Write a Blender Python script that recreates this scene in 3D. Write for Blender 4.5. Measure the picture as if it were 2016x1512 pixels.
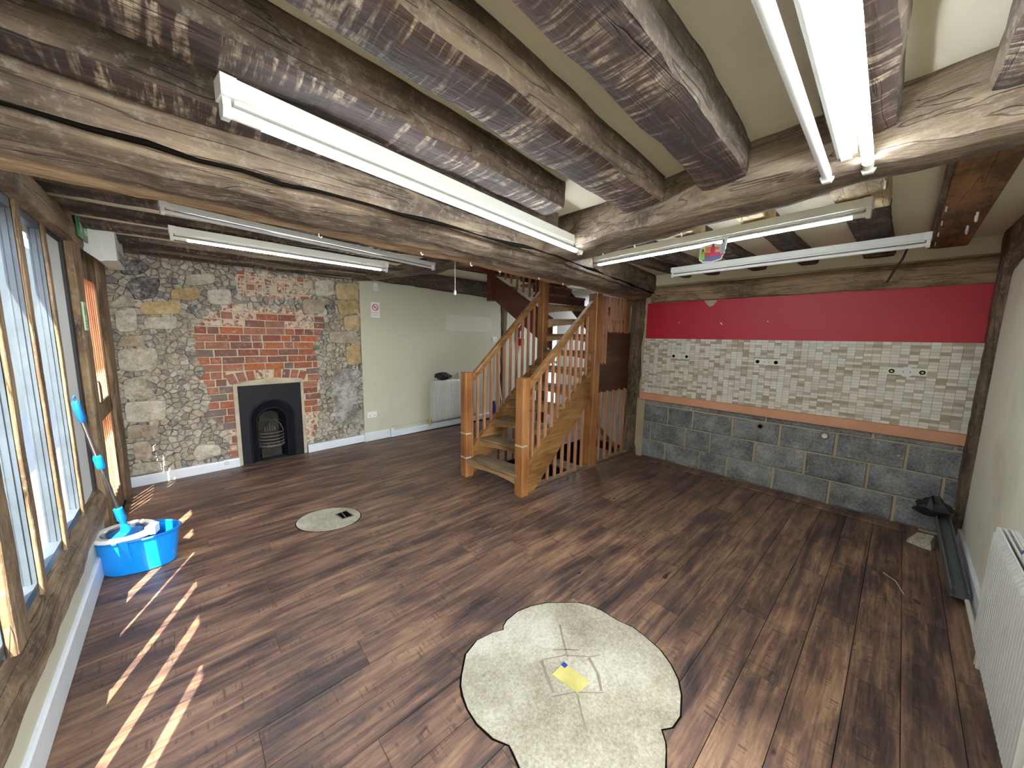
import bpy, bmesh, math, random
from mathutils import Vector, Matrix, noise
random.seed(7)
sc = bpy.context.scene
for o in list(bpy.data.objects): bpy.data.objects.remove(o)

# ---------------------------------------------------------------- camera, light, exposure
PITCH, ROLL, YAW, FPX, CAMX, CAMY, CAMZ = .129, .0168, .7458, 705.59, .5018, .8716, 1.6
fw = Vector((math.sin(YAW)*math.cos(PITCH), math.cos(YAW)*math.cos(PITCH), -math.sin(PITCH)))
rt = Vector((math.cos(YAW), -math.sin(YAW), 0)); up = rt.cross(fw)
r2 = math.cos(ROLL)*rt + math.sin(ROLL)*up; u2 = -math.sin(ROLL)*rt + math.cos(ROLL)*up
cam = bpy.data.objects.new('camera', bpy.data.cameras.new('camera'))
sc.collection.objects.link(cam); sc.camera = cam
cam.data.sensor_width = 36; cam.data.lens = FPX/2016*36; cam.data.clip_start = .05
cam.matrix_world = Matrix(((r2.x, u2.x, -fw.x, CAMX), (r2.y, u2.y, -fw.y, CAMY), (r2.z, u2.z, -fw.z, CAMZ), (0, 0, 0, 1)))

world = bpy.data.worlds.new('world'); sc.world = world; world.use_nodes = True
wn = world.node_tree.nodes; wl = world.node_tree.links
sky = wn.new('ShaderNodeTexSky'); sky.sky_type = 'NISHITA'; sky.sun_disc = False
sky.sun_elevation = math.radians(54); sky.sun_rotation = math.radians(203); sky.air_density = 1; sky.dust_density = 2
wl.new(sky.outputs[0], wn['Background'].inputs[0]); wn['Background'].inputs[1].default_value = 1.25

def light(name, kind, loc, energy, color=(1, 1, 1), **k):
    d = bpy.data.lights.new(name, kind); d.energy = energy; d.color = color
    for a, b in k.items(): setattr(d, a, b)
    o = bpy.data.objects.new(name, d); sc.collection.objects.link(o); o.location = loc; return o
sun = light('sun', 'SUN', (-3, -5, 8), 24, (1, .9, .74), angle=.006)
sun.rotation_euler = Vector((.285, .65, -1)).to_track_quat('-Z', 'Y').to_euler()
upst = light('upstairs_fill', 'AREA', (4.6, 5.2, 3.75), 9, (.93, .97, 1), size=1.2)  # added fill lamp in the stair void, its source is invented
backl = light('back_room_fill', 'AREA', (6.1, 5.0, 2.5), 12, (.95, .98, 1), size=.8)  # added fill lamp to brighten the back room, no fitting is known there
rearl = light('behind_camera_fill', 'AREA', (.9, -1.35, 1.5), 85, (.95, .98, 1), size=1.8)  # soft fill lamp added behind the camera to brighten the room
rearl.rotation_euler = (math.radians(90), 0, 0)
TUBE = 44.0
sc.view_settings.view_transform = 'Standard'; sc.view_settings.look = 'None'
sc.view_settings.gamma = 1; sc.view_settings.use_curve_mapping = False
sc.view_settings.exposure = 1.36
sc.cycles.use_denoising = True
sc.cycles.max_bounces = 8; sc.cycles.diffuse_bounces = 5; sc.cycles.sample_clamp_indirect = 6
sc.cycles.caustics_reflective = False; sc.cycles.caustics_refractive = False

# ---------------------------------------------------------------- materials
class NT:
    def __init__(s, name):
        s.m = bpy.data.materials.new(name); s.m.use_nodes = True; s.t = s.m.node_tree
        s.b = s.t.nodes['Principled BSDF']; s.tc = None
    def n(s, typ, ins=(), **k):
        x = s.t.nodes.new('ShaderNode'+typ)
        for a, b in k.items(): setattr(x, a, b)
        for i, v in (ins.items() if isinstance(ins, dict) else enumerate(ins)):
            if v is None: continue
            if hasattr(v, 'default_value') or hasattr(v, 'links'): s.t.links.new(v, x.inputs[i])
            else:
                d = x.inputs[i].default_value
                try: x.inputs[i].default_value = v
                except Exception: x.inputs[i].default_value = (*v, 1) if len(v) == 3 else v
        return x
    def co(s, rnd=True):
        if s.tc: return s.tc
        c = s.n('TexCoord').outputs['Object']
        if rnd:
            r = s.n('ObjectInfo').outputs['Random']
            c = s.n('VectorMath', [c, s.n('CombineXYZ', [s.math('MULTIPLY', r, 37.), s.math('MULTIPLY', r, 19.), s.math('MULTIPLY', r, 53.)]).outputs[0]], operation='ADD').outputs[0]
        s.tc = c; return c
    def rnd(s): return s.n('ObjectInfo').outputs['Random']
    def scale(s, v): return s.n('VectorMath', [s.co(), v], operation='MULTIPLY').outputs[0]
    def math(s, op, a, b=0.): return s.n('Math', [a, b], operation=op).outputs[0]
    def noise(s, vec=None, sc=5., det=4., rough=.6, dist=0.):
        return s.n('TexNoise', {'Vector': vec or s.co(), 'Scale': sc, 'Detail': det, 'Roughness': rough, 'Distortion': dist}).outputs['Fac']
    def ramp(s, fac, stops, interp='LINEAR'):
        r = s.n('ValToRGB', [fac]); e = r.color_ramp; e.interpolation = interp
        while len(e.elements) < len(stops): e.elements.new(.5)
        for el, (p, c) in zip(e.elements, stops):
            el.position = p; el.color = (*(c if isinstance(c, (tuple, list)) else (c, c, c)), 1)
        return r.outputs[0]
    def mix(s, f, a, b, mode='MIX'):
        x = s.n('Mix', data_type='RGBA', blend_type=mode)
        for i, v in ((0, f), (6, a), (7, b)):
            if hasattr(v, 'links'): s.t.links.new(v, x.inputs[i])
            elif i == 0: x.inputs[0].default_value = v
            else: x.inputs[i].default_value = (*v, 1)
        return x.outputs[2]
    def done(s, col=None, rough=.6, bump=None, bs=.3, bd=.01, **k):
        if col is not None:
            if hasattr(col, 'links'): s.t.links.new(col, s.b.inputs['Base Color'])
            else: s.b.inputs['Base Color'].default_value = (*col, 1)
        if hasattr(rough, 'links'): s.t.links.new(rough, s.b.inputs['Roughness'])
        else: s.b.inputs['Roughness'].default_value = rough
        if bump is not None:
            bn = s.n('Bump', {'Strength': bs, 'Distance': bd, 'Height': bump})
            s.t.links.new(bn.outputs[0], s.b.inputs['Normal'])
        for a, b in k.items(): s.b.inputs[a.replace('_', ' ')].default_value = b
        return s.m

def plain(name, col, rough=.5, var=.12, **k):
    t = NT(name); f = t.noise(sc=6)
    c = t.ramp(f, [(.3, tuple(x*(1-var) for x in col)), (.7, tuple(min(1, x*(1+var)) for x in col))])
    return t.done(c, rough, bump=t.noise(sc=60), bs=.06, bd=.002, **k)

def oak(name, axis='x', dark=(.03, .021, .015), mid=(.135, .092, .06), light_=(.33, .25, .17), laths=False, tan=False, stain=(.05, .028, .022)):
    t = NT(name)
    ax = {'x': (1, 0, 0), 'y': (0, 1, 0), 'z': (0, 0, 1)}[axis]
    gv = tuple(1.3 if a else 22. for a in ax)
    g = t.noise(t.scale(gv), 1., 6., .65, .6)
    big = t.noise(t.scale(tuple(.9 if a else 3.5 for a in ax)), 1.3, 4., .6)
    fine = t.noise(t.scale(tuple(14. if a else 90. for a in ax)), 1., 3., .7)
    v = t.math('ADD', t.math('MULTIPLY', g, .5), t.math('ADD', t.math('MULTIPLY', big, .38), t.math('MULTIPLY', fine, .12)))
    c = t.ramp(v, [(.33, dark), (.47, mid), (.56, tuple(.5*(a+b) for a, b in zip(mid, light_))), (.68, light_)])
    # long drying cracks
    ck = t.noise(t.scale(tuple(.5 if a else 9. for a in ax)), 1.6, 3., .5, .4)
    ckm = t.ramp(t.math('ABSOLUTE', t.math('SUBTRACT', ck, .5)), [(.0, 0.), (.012, 1.)])
    c = t.mix(.45, c, t.mix(1., c, ckm, 'MULTIPLY'))
    so = t.ramp(t.noise(t.scale(tuple(1.1 if a else 2.6 for a in ax)), 1.7, 5., .65, .5), [(.40, (.34, .31, .29)), (.56, (1., 1., 1.))])
    c = t.mix(.85, c, t.mix(1., c, so, 'MULTIPLY')); c = t.mix(t.math('MULTIPLY', t.ramp(t.noise(sc=30, det=5, rough=.75), [(.52, 0.), (.68, 1.)]), .45), c, (.30, .26, .215))
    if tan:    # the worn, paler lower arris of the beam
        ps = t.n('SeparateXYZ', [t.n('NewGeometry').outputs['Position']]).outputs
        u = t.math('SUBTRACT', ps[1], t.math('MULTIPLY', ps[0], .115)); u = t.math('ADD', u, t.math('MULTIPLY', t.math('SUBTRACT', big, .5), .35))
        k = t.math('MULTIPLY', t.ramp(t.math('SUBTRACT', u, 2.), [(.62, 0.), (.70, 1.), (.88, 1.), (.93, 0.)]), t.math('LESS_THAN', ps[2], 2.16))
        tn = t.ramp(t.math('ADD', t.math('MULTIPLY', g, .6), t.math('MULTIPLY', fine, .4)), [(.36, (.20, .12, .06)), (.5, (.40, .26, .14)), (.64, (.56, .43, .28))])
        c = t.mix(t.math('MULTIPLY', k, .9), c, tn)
    if laths:
        nz = t.n('SeparateXYZ', [t.n('NewGeometry').outputs['Normal']]).outputs[2]
        down = t.ramp(nz, [(.0, 1.), (1., 0.)]); down = t.math('LESS_THAN', nz, -.6)
        s1 = t.noise(t.scale(tuple(44. if a else 3.6 for a in ax)), 1., 4., .62, .35)
        s2 = t.noise(t.scale(tuple(3. if a else 5. for a in ax)), 1., 3., .6)
        s3 = t.noise(t.scale((40, 40, 40)), 1., 4., .7)
        st = t.math('MULTIPLY', t.ramp(s1, [(.51, 0.), (.61, 1.)]), t.ramp(s2, [(.40, .05), (.58, 1.)]))
        st = t.math('MULTIPLY', st, t.ramp(s3, [(.38, .15), (.6, 1.)]))
        base = t.ramp(t.math('ADD', t.math('MULTIPLY', g, .5), t.math('MULTIPLY', s2, .5)), [(.36, (.014, .009, .009)), (.5, tuple(x*.8 for x in stain)), (.62, tuple(x*1.9 for x in stain))])
        lc = t.mix(st, base, (.44, .35, .245))
        c = t.mix(t.math('MULTIPLY', down, .93), c, lc)
    h = t.math('ADD', t.math('MULTIPLY', g, .6), t.math('ADD', t.math('MULTIPLY', fine, .3), t.math('MULTIPLY', ckm, .5)))
    return t.done(c, .82, bump=h, bs=.8, bd=.015)

M = {}
M['oak_x'] = oak('old_oak_x', 'x'); M['oak_y'] = oak('old_oak_y', 'y', mid=(.18, .128, .086), light_=(.38, .30, .21))
M['oak_z'] = oak('old_oak_z', 'z', mid=(.10, .062, .036), light_=(.30, .22, .15))
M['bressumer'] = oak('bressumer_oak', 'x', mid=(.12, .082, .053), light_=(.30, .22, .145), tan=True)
M['joist'] = oak('joist_oak', 'x', dark=(.022, .015, .011), mid=(.085, .056, .036), light_=(.21, .155, .10), laths=True, stain=(.04, .021, .017)); M['joist_dark'] = oak('joist_oak_dark', 'x', dark=(.02, .015, .012), mid=(.072, .052, .036), light_=(.18, .14, .10), laths=True, stain=(.042, .019, .015))
M['plate'] = oak('wall_plate_oak', 'y', dark=(.08, .05, .03), mid=(.30, .20, .11), light_=(.50, .37, .22))
M['win_wood'] = oak('window_oak', 'z', dark=(.07, .045, .025), mid=(.20, .125, .065), light_=(.36, .25, .14))
M['win_wood_y'] = oak('window_sill_oak', 'y', dark=(.045, .03, .018), mid=(.19, .125, .07), light_=(.40, .29, .18))
M['new_pine'] = oak('new_pine', 'x', dark=(.33, .23, .12), mid=(.56, .42, .22), light_=(.78, .64, .38))
M['brown_board'] = oak('brown_painted_board', 'x', dark=(.15, .06, .02), mid=(.24, .11, .035), light_=(.34, .17, .06))

def stairwood(name, dark, mid, lt, axis='z', rough=.38):
    t = NT(name); ax = {'x': (1, 0, 0), 'y': (0, 1, 0), 'z': (0, 0, 1)}[axis]
    g = t.noise(t.scale(tuple(1.2 if a else 26. for a in ax)), 1., 5., .6, .8)
    b = t.noise(t.scale((3, 3, 3)), 1., 3., .5)
    c = t.ramp(t.math('ADD', t.math('MULTIPLY', g, .6), t.math('MULTIPLY', b, .4)), [(.36, dark), (.5, mid), (.66, lt)])
    k = t.ramp(t.noise(t.scale(tuple(5. if a else 14. for a in ax)), 1., 2.), [(.70, 0.), (.76, 1.)])
    c = t.mix(t.math('MULTIPLY', k, .8), c, tuple(x*.25 for x in mid))
    return t.done(c, rough, bump=g, bs=.12, bd=.003)
M['pine_z'] = stairwood('stair_pine_upright', (.15, .055, .018), (.285, .118, .04), (.39, .185, .07))
M['pine_x'] = stairwood('stair_pine_rail', (.12, .055, .016), (.25, .125, .04), (.37, .21, .08), 'x')
M['baluster'] = stairwood('baluster_pine', (.24, .095, .045), (.38, .175, .09), (.47, .25, .14))
M['tread'] = stairwood('worn_tread_wood', (.055, .04, .028), (.17, .115, .065), (.33, .23, .13), 'y', .6)
M['apron'] = stairwood('riser_apron_wood', (.17, .09, .035), (.31, .175, .072), (.43, .27, .125), 'y', .5)
M['red_string'] = stairwood('dark_red_stair_string', (.07, .018, .012), (.13, .032, .02), (.19, .055, .03), 'y')
M['dark_ply'] = stairwood('dark_stained_panel', (.03, .009, .005), (.06, .020, .010), (.12, .055, .026), 'x')

def floor_plank():
    t = NT('floor_plank_wood')
    v = t.co(); r = t.rnd()
    g = t.noise(t.scale((1.6, 26, 1)), 1., 6., .65, .5)
    b = t.noise(t.n('VectorMath', [t.n('NewGeometry').outputs['Position'], (1.9, 6., 1.)], operation='MULTIPLY').outputs[0], 1., 5., .65, .5)
    f = t.noise(t.scale((10, 110, 1)), 1., 3., .6)
    s = t.math('ADD', t.math('ADD', t.math('MULTIPLY', g, .42), t.math('MULTIPLY', b, .45)), t.math('MULTIPLY', f, .13))
    s = t.math('ADD', s, t.math('MULTIPLY', t.math('SUBTRACT', r, .5), .03))
    c = t.ramp(s, [(.37, (.022, .015, .014)), (.45, (.066, .040, .033)), (.51, (.135, .075, .050)), (.57, (.21, .122, .074)), (.64, (.32, .195, .115))])
    saw = t.ramp(t.noise(t.scale((95, 5, 1)), 1., 2., .5, .2), [(.55, 0.), (.63, 1.)])
    sm = t.ramp(t.noise(t.scale((3.3, 12, 1)), 1.3, 3.), [(.53, 0.), (.6, 1.)])
    c = t.mix(t.math('MULTIPLY', t.math('MULTIPLY', saw, sm), .6), c, (.022, .013, .011))
    kn = t.ramp(t.noise(t.scale((7, 16, 1)), 1., 1.), [(.74, 0.), (.80, 1.)])
    c = t.mix(kn, c, (.018, .008, .006))
    wear = t.ramp(t.noise(t.scale((50, 50, 1)), 1., 4., .7), [(.60, 0.), (.74, 1.)])
    c = t.mix(t.math('MULTIPLY', wear, .18), c, (.34, .27, .22))
    return t.done(c, t.ramp(b, [(.3, .40), (.7, .56)]), bump=t.math('ADD', t.math('MULTIPLY', g, .5), t.math('MULTIPLY', saw, .2)), bs=.22, bd=.004)
M['plank'] = floor_plank()
M['gap'] = plain('dark_joint', (.012, .009, .008), .9)

def plaster(name, col, dirt=(.36, .33, .26), amt=.35, rough=.75):
    t = NT(name)
    a = t.noise(t.scale((1.2, 1.2, 1.0)), 1., 5., .62); b = t.noise(sc=9, det=5, rough=.7)
    m = t.math('MULTIPLY', t.ramp(a, [(.52, 0.), (.75, 1.)]), amt)
    c = t.mix(m, col, dirt)
    c = t.mix(t.math('MULTIPLY', t.ramp(b, [(.60, 0.), (.78, 1.)]), .16), c, (.30, .27, .20))
    return t.done(c, rough, bump=t.noise(sc=24, det=5), bs=.18, bd=.006)
M['cream'] = plaster('cream_wall_paint', (.50, .49, .385)); M['ceil'] = plaster('cream_ceiling_paint', (.74, .70, .54), amt=.2)
M['cream_right'] = plaster('cream_paint_stained', (.76, .75, .62), (.40, .34, .22), .5)
M['white_wall'] = plaster('white_wall_paint', (.66, .67, .66), (.5, .5, .5), .2)
M['white_ps'] = plain('white_painted_skirting', (.62, .66, .70), .4, .07)
M['red'] = plain('crimson_wall_paint', (.46, .014, .03), .5, .05)
M['white_metal'] = plain('white_enamel', (.66, .67, .63), .3, .03)
M['white_pl'] = plain('white_plastic', (.72, .72, .70), .35, .03)
M['grey_pl'] = plain('pale_grey_plastic', (.55, .55, .50), .4, .04)
M['black'] = plain('black_matt', (.012, .012, .014), .6)
M['hole'] = plain('dark_cavity', (.006, .005, .004), 1., Specular_IOR_Level=0.)
def iron():
    t = NT('black_cast_iron'); return t.done(t.ramp(t.noise(sc=12), [(.3, (.0035, .0045, .007)), (.7, (.008, .010, .014))]), .55, bump=t.noise(sc=80), bs=.15, bd=.002, Specular_IOR_Level=.22)
M['iron'] = iron()
M['soot'] = plain('sooty_firebrick', (.035, .03, .026), .95, .5); M['ash'] = plain('ashy_grate_iron', (.085, .075, .065), .8, .4)
M['fire_surround'] = plain('mortar_fillet', (.42, .36, .27), .9, .2)
M['steel'] = plain('brushed_steel', (.55, .56, .58), .25, .08, Metallic=1.)
M['blue'] = plain('bright_blue_plastic', (.004, .235, .70), .28, .06)
M['blue_dk'] = plain('blue_plastic', (.006, .13, .42), .35, .06)
M['navy'] = plain('navy_plastic', (.02, .03, .22), .4)
M['alu'] = plain('weathered_grey_aluminium', (.055, .07, .09), .4, .3)
M['grey_pipe'] = plain('grey_plastic_channel', (.085, .10, .10), .5, .1)
M['peach'] = plain('peach_painted_timber', (.60, .30, .175), .55, .08)
M['slat'] = stairwood('terracotta_slat', (.36, .12, .05), (.55, .21, .09), (.70, .33, .16), 'z', .7)
M['green'] = plain('exit_green', (.012, .16, .055), .4); M['pale_green'] = plain('pale_green_sticker', (.42, .60, .40), .5)
M['sign_red'] = plain('sign_red', (.55, .02, .03), .5); M['ext_red'] = plain('extinguisher_red', (.55, .015, .015), .3)
M['brass'] = plain('tarnished_brass_plate', (.46, .40, .12), .45, .3)
M['paper'] = plain('white_card', (.75, .75, .74), .6, .03)
M['cable'] = plain('cream_cable', (.45, .40, .31), .6); M['dk_cable'] = plain('dark_cable', (.03, .02, .02), .6)
M['lime'] = plain('lime_green_print', (.25, .55, .08), .5); M['pink'] = plain('pink_print', (.70, .06, .14), .5); M['orange'] = plain('orange_print', (.85, .33, .12), .5)
M['skyb'] = plain('pale_blue_print', (.45, .62, .72), .5); M['violet'] = plain('violet_print', (.14, .15, .38), .5)
M['outstone'] = plaster('lane_stone_wall', (.20, .165, .115), (.075, .065, .05), .8)
M['outground'] = plaster('pale_paving', (.17, .16, .145), (.10, .095, .09), .5)
def concrete():
    t = NT('cast_concrete_screed')
    a = t.noise(sc=2.2, det=5); b = t.noise(sc=90, det=3, rough=.7); d = t.noise(sc=14, det=4)
    c = t.ramp(t.math('ADD', t.math('MULTIPLY', a, .6), t.math('MULTIPLY', b, .4)), [(.38, (.19, .165, .115)), (.5, (.32, .295, .22)), (.62, (.46, .44, .37))])
    c = t.mix(t.ramp(d, [(.66, 0.), (.74, .6)]), c, (.16, .13, .09))
    return t.done(c, .85, bump=b, bs=.5, bd=.004)
M['screed'] = concrete()
M['stain'] = plain('old_glue_stain', (.20, .17, .12), .9, .3)
def block():
    t = NT('concrete_block'); r = t.rnd()
    b = t.noise(sc=55, det=4, rough=.75); a = t.noise(sc=5, det=4)
    s = t.math('ADD', t.math('ADD', t.math('MULTIPLY', b, .5), t.math('MULTIPLY', a, .5)), t.math('MULTIPLY', t.math('SUBTRACT', r, .5), .06))
    c = t.ramp(s, [(.38, (.085, .09, .094)), (.5, (.20, .21, .213)), (.62, (.33, .335, .33)), (.72, (.50, .49, .46))])
    sp = t.ramp(t.noise(sc=16, det=3), [(.70, 0.), (.74, 1.)])
    c = t.mix(t.math('MULTIPLY', sp, .8), c, (.55, .52, .46))
    return t.done(c, .95, bump=b, bs=.9, bd=.006)
M['block'] = block()
M['mortar'] = plaster('sandy_mortar', (.46, .385, .26), (.22, .18, .12), .6, .95)
def stone(name, cols, patch=None, pm=.5, sc1=9., bs=.9):
    t = NT(name); r = t.rnd()
    a = t.noise(sc=sc1, det=6, rough=.7); b = t.noise(sc=45, det=4, rough=.7)
    s = t.math('ADD', t.math('ADD', t.math('MULTIPLY', a, .6), t.math('MULTIPLY', b, .4)), t.math('MULTIPLY', t.math('SUBTRACT', r, .5), .10))
    c = t.ramp(s, [(.38, cols[0]), (.5, cols[1]), (.62, cols[2])])
    if patch: c = t.mix(t.math('MULTIPLY', t.ramp(t.noise(sc=13, det=5, rough=.7), [(.52, 0.), (.62, 1.)]), pm), c, patch)
    return t.done(c, .92, bump=t.math('ADD', a, t.math('MULTIPLY', b, .5)), bs=bs, bd=.012)
M['st_pale'] = stone('pale_limestone', [(.24, .215, .16), (.42, .39, .31), (.56, .53, .45)], (.15, .16, .12), .35)
M['st_tan'] = stone('tan_limestone', [(.20, .16, .11), (.33, .27, .19), (.44, .38, .29)], (.13, .11, .08), .3)
M['st_yellow'] = stone('yellow_sandstone', [(.28, .19, .085), (.43, .32, .16), (.52, .42, .25)], (.18, .15, .09), .3)
M['st_dark'] = stone('dark_knapped_flint', [(.035, .032, .035), (.13, .12, .115), (.40, .38, .34)], (.42, .40, .36), .45, 12.)
M['st_grey'] = stone('grey_rough_render', [(.10, .085, .065), (.27, .255, .23), (.46, .45, .43)], (.11, .08, .05), .6, 5.)
def rubble():
    t = NT('flint_rubble')
    r = t.n('NewGeometry').outputs['Random Per Island']; q = t.rnd()
    k = t.n('Math', [t.math('ADD', r, q)], operation='FRACT').outputs[0]
    base = t.ramp(k, [(0, (.30, .27, .21)), (.25, (.44, .41, .34)), (.45, (.27, .245, .20)), (.6, (.40, .34, .24)), (.8, (.18, .17, .16)), (1, (.52, .48, .40))])
    s = t.noise(sc=26, det=5, rough=.72)
    c = t.mix(t.ramp(s, [(.52, 0.), (.62, .8)]), base, (.07, .065, .06)); c = t.mix(t.ramp(t.noise(sc=33, det=4), [(.55, 0.), (.66, .7)]), c, (.56, .53, .46))
    return t.done(c, .85, bump=s, bs=1., bd=.015)
M['rubble'] = rubble()
def brick(name, white=.35, lo=.56):
    t = NT(name); r = t.rnd()
    base = t.ramp(r, [(0, (.33, .10, .052)), (.16, (.24, .075, .05)), (.32, (.40, .12, .045)), (.42, (.20, .09, .07)), (.56, (.30, .125, .085)), (.72, (.17, .125, .11)), (.86, (.34, .14, .085))], 'CONSTANT')
    s = t.noise(sc=16, det=5, rough=.7); c = t.mix(t.ramp(s, [(.35, .5), (.6, 0.)]), base, (.10, .05, .04))
    w = t.math('MULTIPLY', t.ramp(t.noise(sc=22, det=5, rough=.75), [(lo, 0.), (lo+.10, 1.)]), white)
    c = t.mix(w, c, (.58, .49, .38))
    return t.done(c, .9, bump=s, bs=.7, bd=.006)
M['brick'] = brick('red_brick', .40); M['brick_faded'] = brick('limewashed_brick', .9, .43)
M['brick_mortar'] = plaster('lime_mortar', (.47, .41, .30), (.33, .27, .18), .6, .95)
TILE = [plain('mosaic_tile_'+n, c, .28, .07) for n, c in (('cream', (.72, .70, .62)), ('ivory', (.64, .61, .52)), ('beige', (.50, .44, .35)), ('taupe', (.39, .32, .245)))]
M['grout'] = plain('tile_grout', (.34, .32, .28), .9)
def glass():
    t = NT('window_glass'); g = t.n('BsdfGlossy', {'Roughness': .02}); tr = t.n('BsdfTransparent', [(.93, .96, .97)])
    f = t.math('ADD', t.math('MULTIPLY', t.math('POWER', t.n('LayerWeight', {'Blend': .5}).outputs['Facing'], 5.), .6), .04); mx = t.n('MixShader', [f, tr.outputs[0], g.outputs[0]])
    t.t.links.new(mx.outputs[0], t.t.nodes['Material Output'].inputs[0]); return t.m
M['glass'] = glass()
def emit(name, col, st):
    t = NT(name); t.b.inputs['Base Color'].default_value = (.8, .8, .8, 1)
    t.b.inputs['Emission Color'].default_value = (*col, 1); t.b.inputs['Emission Strength'].default_value = st; return t.m
M['tube_on'] = emit('lit_fluorescent_tube', (.86, .94, 1.), TUBE)
M['tube_off'] = plain('unlit_fluorescent_tube', (.72, .74, .74), .2, .02)

# ---------------------------------------------------------------- building helpers
WLOC = {}
def tag(o, label=None, cat=None, group=None, kind=None):
    if label: o['label'] = label
    if cat: o['category'] = cat
    if group: o['group'] = group
    if kind: o['kind'] = kind
    return o
def thing(name, loc, label, cat, group=None, kind=None):
    o = bpy.data.objects.new(name, None); sc.collection.objects.link(o); o.empty_display_size = .1
    o.location = loc; WLOC[o.name] = Vector(loc); return tag(o, label, cat, group, kind)
class MB:
    def __init__(s): s.v = []; s.f = []; s.mi = []; s.sm = False
    def add(s, vs, fs, mi=0):
        b = len(s.v); s.v += [Vector(v) for v in vs]
        for f in fs: s.f.append([b+i for i in f]); s.mi.append(mi)
        return s
    def box(s, a, b, mi=0):
        (x0, y0, z0), (x1, y1, z1) = a, b
        if x0 > x1: x0, x1 = x1, x0
        if y0 > y1: y0, y1 = y1, y0
        if z0 > z1: z0, z1 = z1, z0
        return s.add([(x0, y0, z0), (x1, y0, z0), (x1, y1, z0), (x0, y1, z0), (x0, y0, z1), (x1, y0, z1), (x1, y1, z1), (x0, y1, z1)],
                     [(0, 3, 2, 1), (4, 5, 6, 7), (0, 1, 5, 4), (1, 2, 6, 5), (2, 3, 7, 6), (3, 0, 4, 7)], mi)
    def cham(s, a, b, c=.004, mi=0):   # box with chamfered long edges, 16 side rings
        lo = [min(p, q) for p, q in zip(a, b)]; hi = [max(p, q) for p, q in zip(a, b)]
        c = min(c, *(.45*(h-l) for l, h in zip(lo, hi)))
        vs = []
        for z, i in ((lo[2], c), (lo[2]+c, 0), (hi[2]-c, 0), (hi[2], c)):
            for x, y in ((lo[0]+c+i, lo[1]+i), (hi[0]-c-i, lo[1]+i), (hi[0]-i, lo[1]+c+i), (hi[0]-i, hi[1]-c-i), (hi[0]-c-i, hi[1]-i), (lo[0]+c+i, hi[1]-i), (lo[0]+i, hi[1]-c-i), (lo[0]+i, lo[1]+c+i)):
                vs.append((x, y, z))
        fs = [tuple(range(7, -1, -1)), tuple(range(24, 32))]
        for k in range(3):
            for j in range(8): fs.append((k*8+j, k*8+(j+1) % 8, k*8+8+(j+1) % 8, k*8+8+j))
        return s.add(vs, fs, mi)
    def prism(s, poly, d, mi=0):       # poly: 3d points, d: offset vector
        n = len(poly); P = [Vector(p) for p in poly]; d = Vector(d)
        nr = sum(((P[(i+1) % n]-P[0]).cross(P[(i+2) % n]-P[0]) for i in range(n)), Vector())
        if nr.dot(d) > 0: P.reverse()
        return s.add(P+[p+d for p in P], [tuple(range(n)), tuple(range(2*n-1, n-1, -1))]+[(i, i+n, (i+1) % n+n, (i+1) % n) for i in range(n)], mi)
    def tube(s, pts, r, n=10, mi=0, cap=True):
        pts = [Vector(p) for p in pts]; rs = r if isinstance(r, (list, tuple)) else [r]*len(pts); b = len(s.v); prev = None
        for i, p in enumerate(pts):
            t = (pts[min(i+1, len(pts)-1)]-pts[max(i-1, 0)]).normalized()
            a = t.orthogonal().normalized() if prev is None else (prev-t*prev.dot(t)).normalized(); prev = a; c = t.cross(a)
            for j in range(n):
                w = 2*math.pi*j/n; s.v.append(p+rs[i]*(math.cos(w)*a+math.sin(w)*c))
        for i in range(len(pts)-1):
            for j in range(n): s.f.append([b+i*n+j, b+i*n+(j+1) % n, b+(i+1)*n+(j+1) % n, b+(i+1)*n+j]); s.mi.append(mi)
        if cap:
            s.f.append([b+j for j in range(n-1, -1, -1)]); s.f.append([b+(len(pts)-1)*n+j for j in range(n)]); s.mi += [mi, mi]
        return s
    def rings(s, rings, closed_ends=True, mi=0):
        n = len(rings[0]); b = len(s.v)
        for r in rings: s.v += [Vector(p) for p in r]
        for i in range(len(rings)-1):
            for j in range(n): s.f.append([b+i*n+j, b+i*n+(j+1) % n, b+(i+1)*n+(j+1) % n, b+(i+1)*n+j]); s.mi.append(mi)
        if closed_ends:
            s.f.append([b+j for j in range(n-1, -1, -1)]); s.f.append([b+(len(rings)-1)*n+j for j in range(n)]); s.mi += [mi, mi]
        return s
def obj(name, mb, mat, parent=None, smooth=False, origin=None, **k):
    vs = mb.v; lo = Vector([min(v[i] for v in vs) for i in range(3)]); hi = Vector([max(v[i] for v in vs) for i in range(3)])
    o0 = Vector(origin) if origin is not None else (lo+hi)/2
    me = bpy.data.meshes.new(name); me.from_pydata([v-o0 for v in vs], [], mb.f)
    for m in (mat if isinstance(mat, (list, tuple)) else [mat]): me.materials.append(M[m] if isinstance(m, str) else m)
    me.polygons.foreach_set('material_index', mb.mi)
    bm = bmesh.new(); bm.from_mesh(me); bmesh.ops.recalc_face_normals(bm, faces=bm.faces); bm.to_mesh(me); bm.free()
    if smooth:
        me.polygons.foreach_set('use_smooth', [True]*len(me.polygons))
        me.set_sharp_from_angle(angle=math.radians(40))
    o = bpy.data.objects.new(name, me); sc.collection.objects.link(o)
    if parent: o.parent = parent; o.location = o0-WLOC[parent.name]
    else: o.location = o0
    WLOC[o.name] = o0
    return tag(o, **k)
def B(a, b, c=0): return MB().cham(a, b, c) if c else MB().box(a, b)
def struct(name, mb, mat, **k): return obj(name, mb, mat, kind='structure', **k)
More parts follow.
